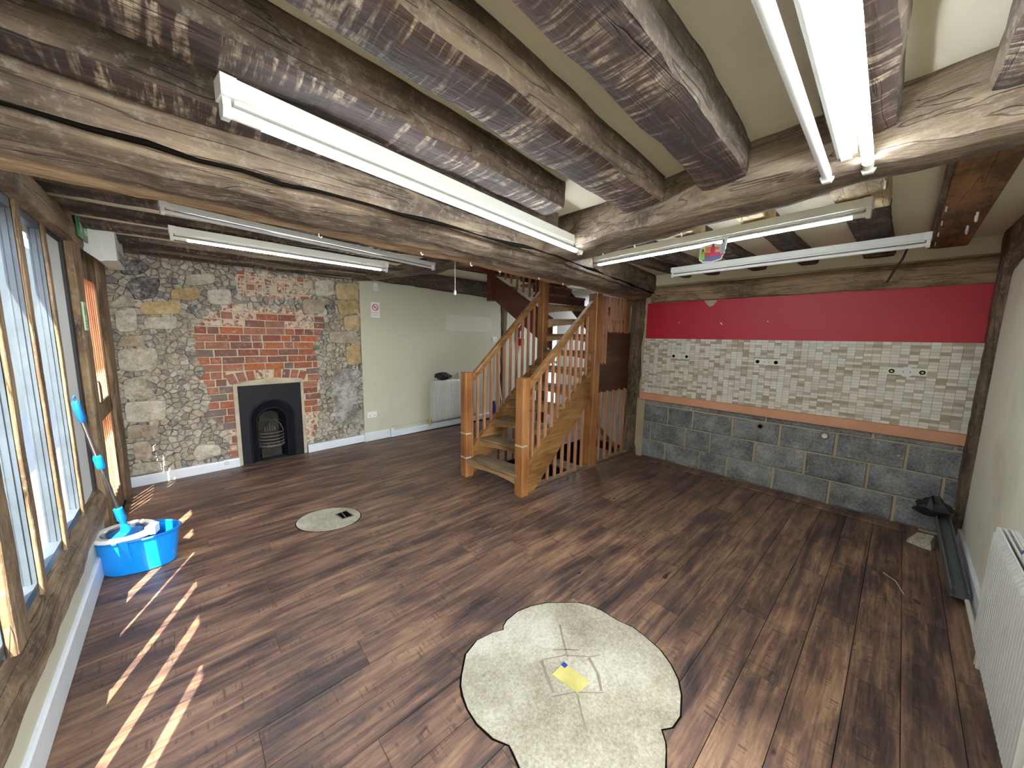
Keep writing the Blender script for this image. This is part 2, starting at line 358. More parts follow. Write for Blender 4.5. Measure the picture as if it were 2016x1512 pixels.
def text(name, s, size, mat, parent, loc, rot, align='CENTER'):
    cu = bpy.data.curves.new(name, 'FONT'); cu.body = s; cu.size = size; cu.align_x = align; cu.extrude = .0006; cu.resolution_u = 2
    t = bpy.data.objects.new(name, cu); me = bpy.data.meshes.new_from_object(t); bpy.data.objects.remove(t)
    me.materials.append(M[mat]); o = bpy.data.objects.new(name, me); sc.collection.objects.link(o)
    o.parent = parent; o.location = Vector(loc)-WLOC[parent.name]; o.rotation_euler = rot; WLOC[o.name] = Vector(loc); return o

TH, YS = .0607, 6.1415
SD = Vector((math.cos(TH), math.sin(TH), 0)); SN = Vector((math.sin(TH), -math.cos(TH), 0))
def SP(s, z, o=0.): return Vector((0, YS, z))+SD*s+SN*o
XR, YN = 5.1186, .4013

# ---------------------------------------------------------------- floor
HX0, HX1, HY0, HY1 = 3.12, 5.3, 3.47, 4.22          # stairwell
fl = MB()
for a in (((-.1, .3, -.12), (5.4, HY0, -.012)), ((-.1, HY1, -.12), (7.2, 6.9, -.012)), ((-.1, HY0, -.12), (HX0, HY1, -.012)), ((HX1, HY0, -.12), (7.2, HY1, -.012))): fl.box(*a)
floor = struct('floor', fl, 'gap')
def subtract(r, h):
    x0, y0, x1, y1 = r; a0, b0, a1, b1 = h
    if x1 <= a0 or x0 >= a1 or y1 <= b0 or y0 >= b1: return [r]
    out = []
    if y0 < b0: out.append((x0, y0, x1, b0)); y0 = b0
    if y1 > b1: out.append((x0, b1, x1, y1)); y1 = b1
    if x0 < a0: out.append((x0, y0, a0, y1))
    if x1 > a1: out.append((a1, y0, x1, y1))
    return out
for k in range(-4, 29):
    y0 = 1.242+.177*k - .177; y1 = y0+.177
    y0c, y1c = max(y0, .42), min(y1, 6.52)
    if y1c-y0c < .03: continue
    xe = 5.08 if y0 < 3.4 else 7.0
    off = {9: 1.112, 8: 1.07, 10: .76, 11: 1.11}.get(k, (k*.437) % 1.22)
    xs = [.012]; x = off if off > .25 else off+1.22
    while x < xe-.15: xs.append(x); x += 1.22
    xs.append(xe)
    for a, b in zip(xs, xs[1:]):
        if y0c > 6.15+a*.061: continue
        for q in subtract((a, y0c, b, min(y1c, 6.15+b*.061)), (HX0, HY0, HX1, HY1)):
            if q[2]-q[0] < .04 or q[3]-q[1] < .02: continue
            obj('plank', MB().box((q[0]+.0008, q[1]+.0016, -.012), (q[2]-.0008, q[3]-.0016, 0)), 'plank', floor)

# ---------------------------------------------------------------- ceiling
ceiling = struct('ceiling', MB().box((-.2, -1.5, 2.375), (2.35, 6.3, 2.45)).box((2.35, .2, 2.43), (5.4, 3.35, 2.5)).box((2.35, 3.35, 2.62), (3.0, 6.5, 2.7)).box((2.35, 5.55, 2.62), (7.2, 6.8, 2.7)).box((5.45, 3.3, 2.62), (7.2, 5.6, 2.7)), 'ceil')
struct('ceiling_upstairs', MB().box((2.4, 3.2, 3.9), (5.7, 6.4, 3.98)).box((2.9, 3.1, 2.5), (5.5, 3.3, 3.95)).box((2.9, 3.3, 2.62), (3.05, 5.6, 3.95)).box((3.0, 5.5, 2.62), (5.5, 5.62, 3.95)).box((5.38, 3.3, 2.5), (5.5, 5.6, 3.95)), 'red_string')

# ---------------------------------------------------------------- beams
def beam(name, stations, mat, label=None, group=None, parent=None, amp=.012, seg=.07, sub=4, seed=0, cat='beam', axis=0, kind=None, smooth=False):
    """stations: list of profile polygons (same corner order); a wobbly hewn timber is lofted between them"""
    rings = []; n = len(stations[0])
    for i in range(len(stations)-1):
        A = [Vector(p) for p in stations[i]]; C2 = [Vector(p) for p in stations[i+1]]
        L = (C2[0]-A[0]).length; m = max(1, int(L/seg))
        for k in range(m + (i == len(stations)-2)):
            t = k/m; P = [a.lerp(c, t) for a, c in zip(A, C2)]; ce = sum(P, Vector())/n; ring = []
            for j in range(n):
                for q in range(sub):
                    u = q/sub; p = P[j].lerp(P[(j+1) % n], u)
                    edge = 1-.09*(q == 0)
                    w = Vector([noise.noise((p.x*3.1+seed, p.y*3.1+7*c+seed, p.z*3.1+c)) for c in range(3)])+.5*Vector([noise.noise((p.x*11+seed, p.y*11+5*c, p.z*11+seed)) for c in range(3)])
                    w[axis] = 0
                    ring.append(ce+(p-ce)*edge+w*amp)
            rings.append(ring)
    mb = MB().rings(rings)
    return obj(name, mb, mat, parent, smooth=smooth, label=label, cat=cat if not parent else None, group=group, kind=kind)
def bprof(x, y0, y1, z0, z1): return [(x, y0, z0), (x, y1, z0), (x, y1, z1), (x, y0, z1)]
ZJ = 2.25; ZC = 2.40
beam('ceiling_joist', [bprof(-.05, 1.94, 2.13, ZJ, ZC), bprof(.7, 1.96, 2.16, ZJ, ZC), bprof(1.3, 2.01, 2.19, ZJ, ZC), bprof(1.98, 2.10, 2.26, ZJ-.005, ZC)], 'joist', 'hewn stained joist right over the long lit light across the middle of the ceiling', 'stained ceiling joists over the front half', seed=1)
beam('ceiling_joist', [bprof(-.05, 2.30, 2.45, ZJ+.01, ZC), bprof(1.1, 2.33, 2.47, ZJ+.01, ZC), bprof(2.3, 2.42, 2.60, ZJ, ZC)], 'joist', 'narrow hewn joist running tight against the big lengthwise beam', 'stained ceiling joists over the front half', seed=2)
beam('ceiling_joist', [bprof(-.05, 1.58, 1.76, ZJ, ZC), bprof(.85, 1.62, 1.79, ZJ, ZC), bprof(1.5, 1.66, 1.87, ZJ, ZC), bprof(2.26, 1.73, 1.94, ZJ, ZC)], 'joist', 'dark stained joist between two narrow cream ceiling strips, second left of the twin light', 'stained ceiling joists over the front half', seed=3)
beam('ceiling_joist', [bprof(-.05, 1.28, 1.45, ZJ, ZC), bprof(1.0, 1.30, 1.465, ZJ, ZC), bprof(1.6, 1.325, 1.50, ZJ, ZC), bprof(2.25, 1.36, 1.54, ZJ-.01, ZC)], 'joist_dark', 'broad dark red stained joist with grey side face, next left of the twin light', 'stained ceiling joists over the front half', seed=4)
beam('ceiling_joist', [bprof(-.05, .93, 1.08, ZJ, ZC), bprof(1.3, .935, 1.085, ZJ, ZC), bprof(2.22, .955, 1.11, ZJ, ZC)], 'joist_dark', 'dark joist directly above the twin fluorescent light', 'stained ceiling joists over the front half', seed=5)
beam('ceiling_joist', [bprof(-.05, .62, .77, ZJ+.02, ZC), bprof(1.0, .64, .78, ZJ, ZC), bprof(2.25, .64, .79, ZJ, ZC)], 'joist', 'joist at the upper right corner of the ceiling beside the cream wall', 'stained ceiling joists over the front half', seed=6)
for i, y in enumerate((3.42, 3.86, 4.32, 4.78, 5.26, 5.72)):
    beam('ceiling_joist', [bprof(-.05, y, y+.2, 2.33, 2.45), bprof(1.2, y+.01, y+.22, 2.325, 2.45), bprof(2.52, y+.02, y+.2, 2.34, 2.45)], 'joist',
         ['joist next behind the big lengthwise beam, above the unlit slim light', 'stained joist above the far end of the unlit slim light', 'stained joist above the lit light near the fireplace wall', 'stained joist just behind the lit light near the fireplace', 'stained joist second from the fireplace wall', 'stained joist nearest to the fireplace wall'][i], 'stained ceiling joists over the back half', seed=10+i)
# bressummer
def bp(x, n0, n1, f0, z0, zb=2.10):
    return [(x, n0, z0+.08), (x, n0+.02, zb+.07), (x, n1, zb), (x, f0-.03, zb-.005), (x, f0, zb+.04), (x, f0, 2.46), (x, n0, 2.46)]
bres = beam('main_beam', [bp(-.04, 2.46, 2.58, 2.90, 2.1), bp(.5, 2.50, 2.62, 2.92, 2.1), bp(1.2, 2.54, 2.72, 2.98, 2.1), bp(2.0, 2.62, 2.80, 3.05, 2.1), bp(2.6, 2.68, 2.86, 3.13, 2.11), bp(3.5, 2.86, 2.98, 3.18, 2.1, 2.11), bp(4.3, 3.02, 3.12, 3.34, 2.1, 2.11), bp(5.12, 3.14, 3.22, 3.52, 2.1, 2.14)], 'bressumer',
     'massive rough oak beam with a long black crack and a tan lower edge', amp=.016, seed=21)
# the long black drying crack on the beam's near cheek
ck = MB(); pts = []
for i in range(46):
    x = .0+i*.118; y = 2.47+.035*x+(.16*(max(0, x-2.6)))
    z = 2.165+.02*noise.noise((x*2, 3, 0))+.010*noise.noise((x*9, 1, 2))-.01*x/5
    pts.append((x, y+.016+.02*noise.noise((x*3, 1, 5))+.012*noise.noise((x*11, 4, 5)), z+.004))
w = [max(.002, .011*(.6+1.5*noise.noise((i*.37, 2, 2)))) for i in range(46)]
ck.tube(pts, w, 6); obj('crack', ck, 'hole', bres, label='long black drying crack')
for i, (x, y, z) in enumerate([(1.05, 2.9, 2.085), (1.6, 2.88, 2.088), (2.3, 2.98, 2.09), (2.75, 3.0, 2.095), (3.1, 3.03, 2.09), (2.0, 2.93, 2.087), (3.9, 3.2, 2.095)]):
    obj('screw_hook', MB().tube([(x, y, z+.02), (x, y, z), (x+.008, y, z-.008), (x+.014, y, z)], .003, 6), 'white_pl', bres)
# cross beam
def ap(y, n, f, zb=2.17): return [(n, y, zb), (f, y, zb), (f+.01, y, 2.42), (n+.02, y, 2.42)]
cross = beam('cross_beam', [ap(.36, 2.04, 2.34), ap(.69, 2.08, 2.37), ap(1.19, 2.17, 2.44), ap(2.0, 2.30, 2.62), ap(2.45, 2.40, 2.74), ap(2.86, 2.47, 2.78)], 'oak_y',
     'grey-brown hewn cross beam carrying the joist ends in front of the stair', amp=.02, seed=30, axis=1)
for i, y in enumerate((.98, 1.22, 1.45, 1.75, 2.05, 2.3)):
    x = 2.27+.155*y
    obj('screw_hook', MB().tube([(x, y, 2.185), (x, y, 2.168), (x+.006, y, 2.160), (x+.012, y, 2.166)], .003, 6), 'white_pl', cross)
# east bay joists
for i, (y, wd) in enumerate(((2.73, .09), (2.44, .13), (2.00, .14), (1.58, .14), (1.10, .20))):
    t = beam('short_joist', [bprof(3.35, y-wd/2, y+wd/2, 2.345, 2.45), bprof(4.1, y-wd/2+.01, y+wd/2, 2.34, 2.45), bprof(5.08, y-wd/2, y+wd/2, 2.35, 2.45)], 'joist_dark',
         ['short joist nearest the stair, over the tiled end of the room', 'short joist second from the stair, over the tiled end', 'middle short joist over the tiled end', 'fourth short joist from the stair, over the tiled end', 'widest short joist, with the pale planed end near the wall corner'][i], 'short joists over the tiled end of the room', seed=40+i, amp=.008)
    obj('new_splice', MB().cham((2.50, y-wd/2, 2.335), (3.36, y+wd/2, 2.45), .004), 'new_pine', t, label='new pale pine splice')
t = thing('ceiling_board', (3.6, .7, 2.37), 'wide brown painted board under the ceiling in the far right corner', 'board')
obj('board', B((2.3, .615, 2.375), (5.1, .80, 2.46), .006), 'brown_board', t)
obj('edge_batten', B((2.3, .80, 2.38), (5.1, .825, 2.46), .004), 'oak_x', t)
for x, y in ((3.75, .79), (4.1, .79), (4.45, .79), (4.8, .79)): obj('screw_hook', MB().tube([(x, y, 2.376), (x, y, 2.36), (x+.012, y, 2.352), (x+.02, y, 2.362)], .0035, 6), 'white_pl', t)
for x, y in ((4.0, .66), (4.35, .67)): obj('white_hook', MB().tube([(x, y, 2.376), (x, y, 2.35), (x+.03, y, 2.33), (x+.06, y, 2.35), (x+.06, y, 2.37)], .006, 8), 'white_pl', t)
# trimmer, wall plates
beam('trimmer_beam', [[(2.50, 3.05, 2.27), (2.66, 3.05, 2.27), (2.66, 3.05, 2.5), (2.50, 3.05, 2.5)], [(2.46, 4.5, 2.29), (2.64, 4.5, 2.28), (2.64, 4.5, 2.5), (2.46, 4.5, 2.5)], [(2.30, 6.25, 2.36), (2.52, 6.25, 2.36), (2.52, 6.25, 2.55), (2.30, 6.25, 2.55)]], 'oak_y',
     'pale round-edged timber running from the big beam back to the cream wall', amp=.02, seed=50, axis=1)
beam('wall_plate_beam', [[SP(2.55, 2.40, .0), SP(2.55, 2.40, .16), SP(2.55, 2.62, .16), SP(2.55, 2.62, 0)], [SP(5.4, 2.34, 0), SP(5.4, 2.34, .16), SP(5.4, 2.62, .16), SP(5.4, 2.62, 0)]], 'joist_dark',
     'dark timber along the top of the cream wall', amp=.015, seed=51)
beam('wall_plate_beam', [[SP(-.05, 2.36, .0), SP(-.05, 2.36, .07), SP(-.05, 2.45, .07), SP(-.05, 2.45, 0)], [SP(2.5, 2.37, 0), SP(2.5, 2.37, .07), SP(2.5, 2.45, .07), SP(2.5, 2.45, 0)]], 'oak_x',
     'dark timber along the top of the stone and brick wall', amp=.012, seed=52)

# ---------------------------------------------------------------- left wall with windows
WX0 = -.12
wl_ = MB().box((-.2, -1.5, -.1), (-.02, 4.9, .30)).box((-.2, 4.9, 2.2), (-.02, 6.3, 2.45)).box((-.2, -1.5, 2.32), (-.02, 4.95, 2.45)).box((-.2, -1.5, .3), (-.04, 1.4, 2.4))
wall_left = struct('wall_left', wl_, 'cream')
struct('baseboard_left', MB().cham((-.02, .0, 0), (.022, 4.88, .15), .008), 'white_ps'); struct('wall_left_dado', MB().box((-.02, 0, .15), (.004, 4.62, .31)), 'cream')
win = thing('window_1', (0, 3, .5), None, None, kind='structure')
def hewn_z(name, x0, x1, y0, y1, z0, z1, mat, parent, amp=.006, seed=0, **k):
    return beam(name, [[(x0, y0, z0), (x1, y0, z0), (x1, y1, z0), (x0, y1, z0)], [(x0, y0, (z0+z1)/2), (x1, y0, (z0+z1)/2), (x1, y1, (z0+z1)/2), (x0, y1, (z0+z1)/2)], [(x0, y0, z1), (x1, y0, z1), (x1, y1, z1), (x0, y1, z1)]], mat, parent=parent, amp=amp, seed=seed, axis=2, **k)
beam('sill', [[(-.12, 1.0, .30), (.03, 1.0, .30), (.03, 1.0, .45), (-.02, 1.0, .52), (-.12, 1.0, .54)], [(-.12, 4.86, .30), (.03, 4.86, .30), (.03, 4.86, .43), (-.02, 4.86, .52), (-.12, 4.86, .54)]], 'win_wood_y', parent=win, amp=.010, seed=61, axis=1)
beam('lintel', [[(-.14, .9, 2.17), (.045, .9, 2.17), (.045, .9, 2.36), (-.14, .9, 2.36)], [(-.14, 4.95, 2.17), (.045, 4.95, 2.17), (.045, 4.95, 2.33), (-.14, 4.95, 2.33)]], 'win_wood_y', parent=win, amp=.012, seed=62, axis=1)
posts = [(1.58, 1.64), (1.98, 2.05), (2.39, 2.46), (2.80, 2.93), (3.20, 3.26), (3.62, 3.68), (4.07, 4.13)]
slots = [(1.64, 1.98), (2.05, 2.39), (2.46, 2.80), (2.93, 3.20), (3.26, 3.62), (3.68, 4.07)]
for i, (a, b) in enumerate(posts): hewn_z('mullion', -.008, .006 if b-a < .1 else .02, a, b, .50, 2.19, 'win_wood', win, amp=.0025, seed=70+i)
hewn_z('door_post', -.12, .035, 4.62, 4.90, .0, 2.36, 'win_wood', win, seed=79)
for a, b in posts: obj('metal_mullion', MB().box((-.05, a-.004, .5), (-.008, b+.004, 2.19)).box((-.034, a-.010, .5), (-.022, b, 2.19)), 'alu', win)
for a, b in slots:
    f = MB().box((-.055, a, .52), (-.045, a+.105, 2.19)).box((-.055, a, .52), (-.008, b, .56)).box((-.055, a, 2.13), (-.008, b, 2.19))  # first box: unseen jamb flange added to narrow the sun strips
    obj('metal_frame', f, 'alu', win)
    obj('pane', B((-.044, a+.004, .56), (-.040, b-.004, 2.13)), 'glass', win)
obj('blank_panel', B((-.03, 4.15, .50), (-.018, 4.56, 2.18)), 'white_wall', win, label='plain off-white panel filling the last bay')
obj('black_frame', MB().box((-.03, 4.545, .5), (-.005, 4.63, 2.19)).box((-.03, 4.15, 2.15), (-.008, 4.6, 2.19)), 'black', win)
# door
door = thing('door_1', (0, 5.4, 0), None, None, kind='structure')
hewn_z('jamb', -.14, .03, 5.72, 6.12, .0, 2.25, 'win_wood', door, seed=82)
obj('head_rail', B((-.06, 4.9, 2.0), (.0, 5.73, 2.2), .005), 'win_wood', door)
obj('mid_rail', B((-.06, 4.9, .88), (.0, 5.73, 1.03), .005), 'win_wood', door)
obj('bottom_rail', B((-.06, 4.9, .0), (.0, 5.73, .20), .005), 'win_wood', door)
obj('stile', B((-.06, 4.9, .0), (.0, 4.98, 2.0), .005), 'win_wood', door); obj('stile', B((-.06, 5.68, .0), (.0, 5.73, 2.0), .005), 'win_wood', door)
for i in range(7):
    y = 5.02+i*.10
    obj('slat', B((-.036, y, 1.03), (-.004, y+.020, 2.0), .002), 'slat', door); obj('slat', B((-.036, y, .20), (-.004, y+.020, .88), .002), 'slat', door)
obj('pull_handle', MB().tube([(-.03, 5.12, 1.02), (.01, 5.12, 1.03), (.015, 5.12, 1.08), (.015, 5.12, 1.16), (.01, 5.12, 1.20), (-.03, 5.12, 1.21)], .006, 8), 'black', door)
# outside
struct('sun_block_roof', MB().box((-.45, -1.8, 4.05), (7.3, 7.2, 4.15)).box((-.2, -1.7, 2.44), (-.1, 7.0, 4.05)).box((-.2, -1.75, 2.44), (7.2, -1.62, 4.05)), 'outstone')  # unseen slab and upper walls added to keep sun out of the ceiling gaps
struct('trim_2', MB().box((-.15, -1.6, 2.42), (-.05, 4.4, 2.62)).box((-.34, 4.25, 2.42), (-.05, 7.2, 2.56)), 'win_wood_y')
struct('wall_outside', MB().box((-2.3, -3, -.3), (-2.1, 26, 3.6)), 'outstone')
gr = struct('floor_outside', MB().box((-8, -6, -.32), (-.2, 26, -.22)), 'outground')

# ---------------------------------------------------------------- back wall: stone, brick and cream plaster
def quad_wall(name, s0, s1, z0, z1, o, mat, amp=0, step=.06, hole=None, thick=.12, **k):
    mb = MB(); ns = max(1, int((s1-s0)/step)); nz = max(1, int((z1-z0)/step))
    if not amp: ns = nz = 1
    idx = {}
    for i in range(ns+1):
        for j in range(nz+1):
            s = s0+(s1-s0)*i/ns; z = z0+(z1-z0)*j/nz
            d = amp*(noise.noise((s*7, z*7, 1))+.6*noise.noise((s*19, z*19, 4))) if amp else 0
            idx[i, j] = len(mb.v); mb.v.append(SP(s, z, o+d))
    for i in range(ns):
        for j in range(nz):
            s = s0+(s1-s0)*(i+.5)/ns; z = z0+(z1-z0)*(j+.5)/nz
            if hole and hole[0] < s < hole[1] and hole[2] < z < hole[3]: continue
            mb.f.append([idx[i, j], idx[i+1, j], idx[i+1, j+1], idx[i, j+1]]); mb.mi.append(0)
    return mb
HOLE = (.99, 1.60, -.1, .90)
wb = quad_wall('x', -.02, 2.47, -.02, 2.42, -.020, 'mortar', .008, .045, HOLE)
wb.prism([SP(-.2, -.05, -.42), SP(2.45, -.05, -.42), SP(2.45, 2.6, -.42), SP(-.2, 2.6, -.42)], -SN*.1)
wall_back = struct('wall_back', wb, 'mortar', smooth=True)
mb = MB().prism([SP(2.455, -.02, .045), SP(5.33, -.02, .045), SP(5.33, 2.6, .045), SP(2.455, 2.6, .045)], -SN*.2)
mb.prism([SP(5.33, -.02, .0), SP(7.3, -.02, .0), SP(7.3, 2.7, .0), SP(5.33, 2.7, .0)], -SN*.2)
struct('wall_back_plaster', mb, 'cream')

STONES = {
'pale': [[(.016, 1.862), (.142, 1.966), (.198, 1.908), (.193, 1.844), (.065, 1.819), (.018, 1.824)], [(.059, 1.811), (.203, 1.837), (.196, 1.603), (.067, 1.584), (.047, 1.631)], [(.245, 1.743), (.497, 1.773), (.492, 1.628), (.237, 1.621)], [(.037, 1.426), (.305, 1.44), (.327, 1.389), (.31, 1.228), (.134, 1.192), (.03, 1.218)], [(.049, 1.119), (.217, 1.157), (.225, 1.039), (.277, .931), (.268, .908), (.043, .91)], [(.036, .899), (.334, .882), (.344, .845), (.327, .662), (.034, .671)], [(.056, .252), (.258, .229), (.261, .115), (.022, .118), (.037, .231)], [(.593, 2.204), (.832, 2.262), (.849, 2.203), (.823, 2.138), (.643, 2.092), (.586, 2.111)], [(.763, 2.07), (.979, 2.102), (.974, 1.919), (.821, 1.907), (.753, 1.929)], [(1.859, 2.299), (2.094, 2.338), (2.11, 2.135), (1.868, 2.091)], [(.556, .347), (.753, .306), (.767, .185), (.542, .151), (.507, .245)]],
'tan': [[(.075, 1.553), (.227, 1.563), (.246, 1.448), (.033, 1.442)], [(.038, .654), (.265, .633), (.261, .507), (.135, .503), (.031, .503)], [(.063, .469), (.18, .468), (.199, .385), (.188, .273), (.063, .269)], [(1.702, 2.045), (1.978, 2.069), (1.979, 1.886), (1.711, 1.85)], [(2.009, 1.637), (2.403, 1.658), (2.407, 1.471), (2.023, 1.483)]],
'yellow': [[(.231, 1.892), (.54, 1.929), (.532, 1.783), (.22, 1.769)], [(.474, 2.048), (.683, 2.085), (.713, 2.039), (.688, 1.976), (.631, 1.934), (.453, 1.94)], [(2.123, 2.298), (2.445, 2.341), (2.445, 2.094), (2.134, 2.071)], [(2.134, 2.06), (2.445, 2.082), (2.445, 1.907), (2.168, 1.864)], [(2.212, 1.855), (2.445, 1.895), (2.445, 1.676), (2.225, 1.653)], [(2.228, 1.448), (2.445, 1.459), (2.445, 1.176), (2.238, 1.16)]],
'dark': [[(.128, 2.058), (.269, 2.153), (.403, 2.147), (.37, 1.955), (.208, 1.898)], [(.129, 2.258), (.26, 2.325), (.345, 2.243), (.258, 2.16), (.124, 2.142)], [(.588, 1.881), (.682, 1.897), (.661, 1.791), (.57, 1.803)], [(1.985, 2.005), (2.111, 2.026), (2.127, 1.895), (2.02, 1.867)]],
'grey': [[(2.027, 1.124), (2.44, 1.139), (2.44, .706), (2.44, .265), (2.189, .264), (2.038, .396), (1.999, .727)], [(2.223, .255), (2.44, .25), (2.44, .12), (2.229, .119)]]}
def inside(p, poly):
    c = False; n = len(poly)
    for i in range(n):
        (x0, y0), (x1, y1) = poly[i], poly[i-1]
        if (y0 > p[1]) != (y1 > p[1]) and p[0] < (x1-x0)*(p[1]-y0)/(y1-y0)+x0: c = not c
    return c
def blob(poly, base, h, seed, rough=.004, div=3, inset=.16, soft=True):
    """a domed stone from an outline in wall coordinates"""
    n = len(poly); P = []
    for i in range(n):
        a = Vector(poly[i]); b = Vector(poly[(i+1) % n])
        for q in range(div): P.append(a.lerp(b, q/div))
    # soften corners
    m = len(P)
    if soft: P = [(P[i-1]+2*P[i]+P[(i+1) % m])/4 for i in range(m)]
    ce = sum(P, Vector((0, 0)))/m; rings = []
    for k, (sc_, hh) in enumerate(((1., 0), (.985, h*.6), (1-inset*.55, h*.93), (1-inset*2.4, h*1.02))):
        r = []
        for p in P:
            q = ce+(p-ce)*sc_; d = rough*(noise.noise((q.x*14+seed, q.y*14, k*.3))+.7*noise.noise((q.x*37+seed, q.y*37, 2)))
            q = q+Vector((noise.noise((q.x*12, q.y*12, seed)), noise.noise((q.y*12, q.x*12, seed+3))))*rough
            r.append(SP(q.x, q.y, base+hh+(d if k else 0)))
        rings.append(r)
    return MB().rings(rings)
allbig = []
for kind_, polys in STONES.items():
    for i, poly in enumerate(polys):
        allbig.append(poly)
        obj('stone', blob(poly, -.02, .068 if kind_ != 'grey' else .03, i*3.3+len(kind_), .009 if kind_ in ('dark', 'grey') else .005, 5, .07 if kind_ != 'dark' else .16), 'st_'+kind_, wall_back, smooth=True)
LB = [(1.913, .893), (1.739, .684), (1.649, .631), (1.437, .608), (1.349, .595), (1.258, .636), (1.149, .649), (1.059, .628), (.963, .684), (.777, .678), (.654, .62), (.583, .714), (.471, .809), (.363, .862), (.111, .83)]
RB = [(1.996, 1.728), (1.843, 1.977), (1.647, 1.968), (1.515, 1.84), (1.319, 1.85), (1.209, 1.875), (.854, 1.868), (.629, 1.857), (.293, 1.82), (.115, 1.79)]
def interp(T, z):
    T = sorted(T)
    if z <= T[0][0]: return T[0][1]
    for (a, b), (c, d) in zip(T, T[1:]):
        if a <= z <= c: return b+(d-b)*(z-a)/(c-a)
    return T[-1][1]
ARCH0, ARCH1 = .90, 1.70
def archz(s): return 1.0+.055*(1-((s-1.3)/.42)**2)
def brickobj(s0, s1, z0, z1, mat='brick', proud=.014, sh=0.):
    j = lambda a: random.uniform(-a, a)
    pr = proud+random.uniform(-.006, .008)
    c = [(s0+j(.003), z0+j(.003)), (s1+j(.003), z0+j(.003)), (s1+j(.003), z1+j(.003)), (s0+j(.003), z1+j(.003))]
    rings = []
    for k, (ins, o) in enumerate(((0, -.03), (0, pr-.005), (.005, pr))):
        r = []
        cs, cz = (s0+s1)/2, (z0+z1)/2
        for (s, z) in c:
            r.append(SP(s-ins*(1 if s > cs else -1), z-ins*(1 if z > cz else -1), o+(j(.003) if k == 2 else 0)))
        rings.append(r)
    return obj('brick', MB().rings(rings), mat, wall_back)
bricked = []
H = .0865; row = 0; z = .118
while z < 1.90:
    z1 = z+H-.012; zc = (z+z1)/2; l, r = interp(LB, zc), interp(RB, zc)
    l += random.uniform(-.03, .02); r += random.uniform(-.02, .03)
    s = l - (row % 2)*.0; first = True
    while s < r-.03:
        wd = random.choice((.205, .225, .225, .215, .108, .11))
        if first and row % 2: wd = .11
        first = False
        e = min(s+wd, r)
        if r-e < .05: e = r
        segs = [(s, e)]
        if zc < .985: segs = [(a, b) for a, b in ((s, min(e, .935)), (max(s, 1.668), e)) if b-a > .03]
        elif zc < 1.20:   # leave room for the arch
            def inarch(x): return ARCH0-.02 < x < ARCH1+.02 and zc < archz(x)+.125
            if inarch(s) and inarch(e): segs = []
            elif inarch(e): segs = [(s, ARCH0-.02)]
            elif inarch(s): segs = [(ARCH1+.02, e)]
            segs = [q for q in segs if q[1]-q[0] > .03]
        for a, b in segs:
            brickobj(a, b-.013, z, z1, 'brick' if z < 1.66 and z > .5 or random.random() < .3 else 'brick_faded')
        s = e
    row += 1; z += H
bed = MB(); zz = .11
while zz < 1.93:
    z1 = min(zz+.05, 1.94); l, r = interp(LB, zz)-.02, interp(RB, zz)+.015
    for a, b in ([(l, .93), (1.67, r)] if zz < .99 else [(l, r)]): bed.prism([SP(a, zz, -.03), SP(b, zz, -.03), SP(b, z1, -.03), SP(a, z1, -.03)], SN*.033)
    zz = z1
bed.prism([SP(1.0, 2.02, -.03), SP(1.84, 2.02, -.03), SP(1.84, 2.36, -.03), SP(1.0, 2.36, -.03)], SN*.028)
obj('mortar_bed', bed, 'brick_mortar', wall_back)
# soldier arch
for i in range(9):
    a0 = ARCH0+i*(ARCH1-ARCH0)/9; a1 = a0+(ARCH1-ARCH0)/9-.014; sl = (((a0+a1)/2)-1.3)*.28
    c = [(a0, archz(a0)-.01), (a1, archz(a1)-.01), (a1+sl*.4, archz(a1)+.10), (a0+sl*.4, archz(a0)+.10)]
    rings = [[SP(s, z_, o) for s, z_ in c] for o in (-.03, .014)]+[[SP(s*.96+(a0+a1)/2*.04, z_*.94+(archz(a0)+.045)*.06, .019) for s, z_ in c]]
    obj('brick', MB().rings(rings), 'brick' if i not in (3, 4) else 'brick_faded', wall_back)
# brick patch high on the wall
z = 2.03
for rr in range(4):
    s = 1.02+.03*(rr % 2)
    while s < 1.83:
        wd = random.choice((.085, .10, .11, .19)) if rr != 1 else random.choice((.075, .085))
        if random.random() < .88: brickobj(s, s+wd-.014, z+.01*math.sin(s*3), z+.066+.01*math.sin(s*3), 'brick_faded' if random.random() < .75 else 'brick', .008)
        s += wd
    z += .083
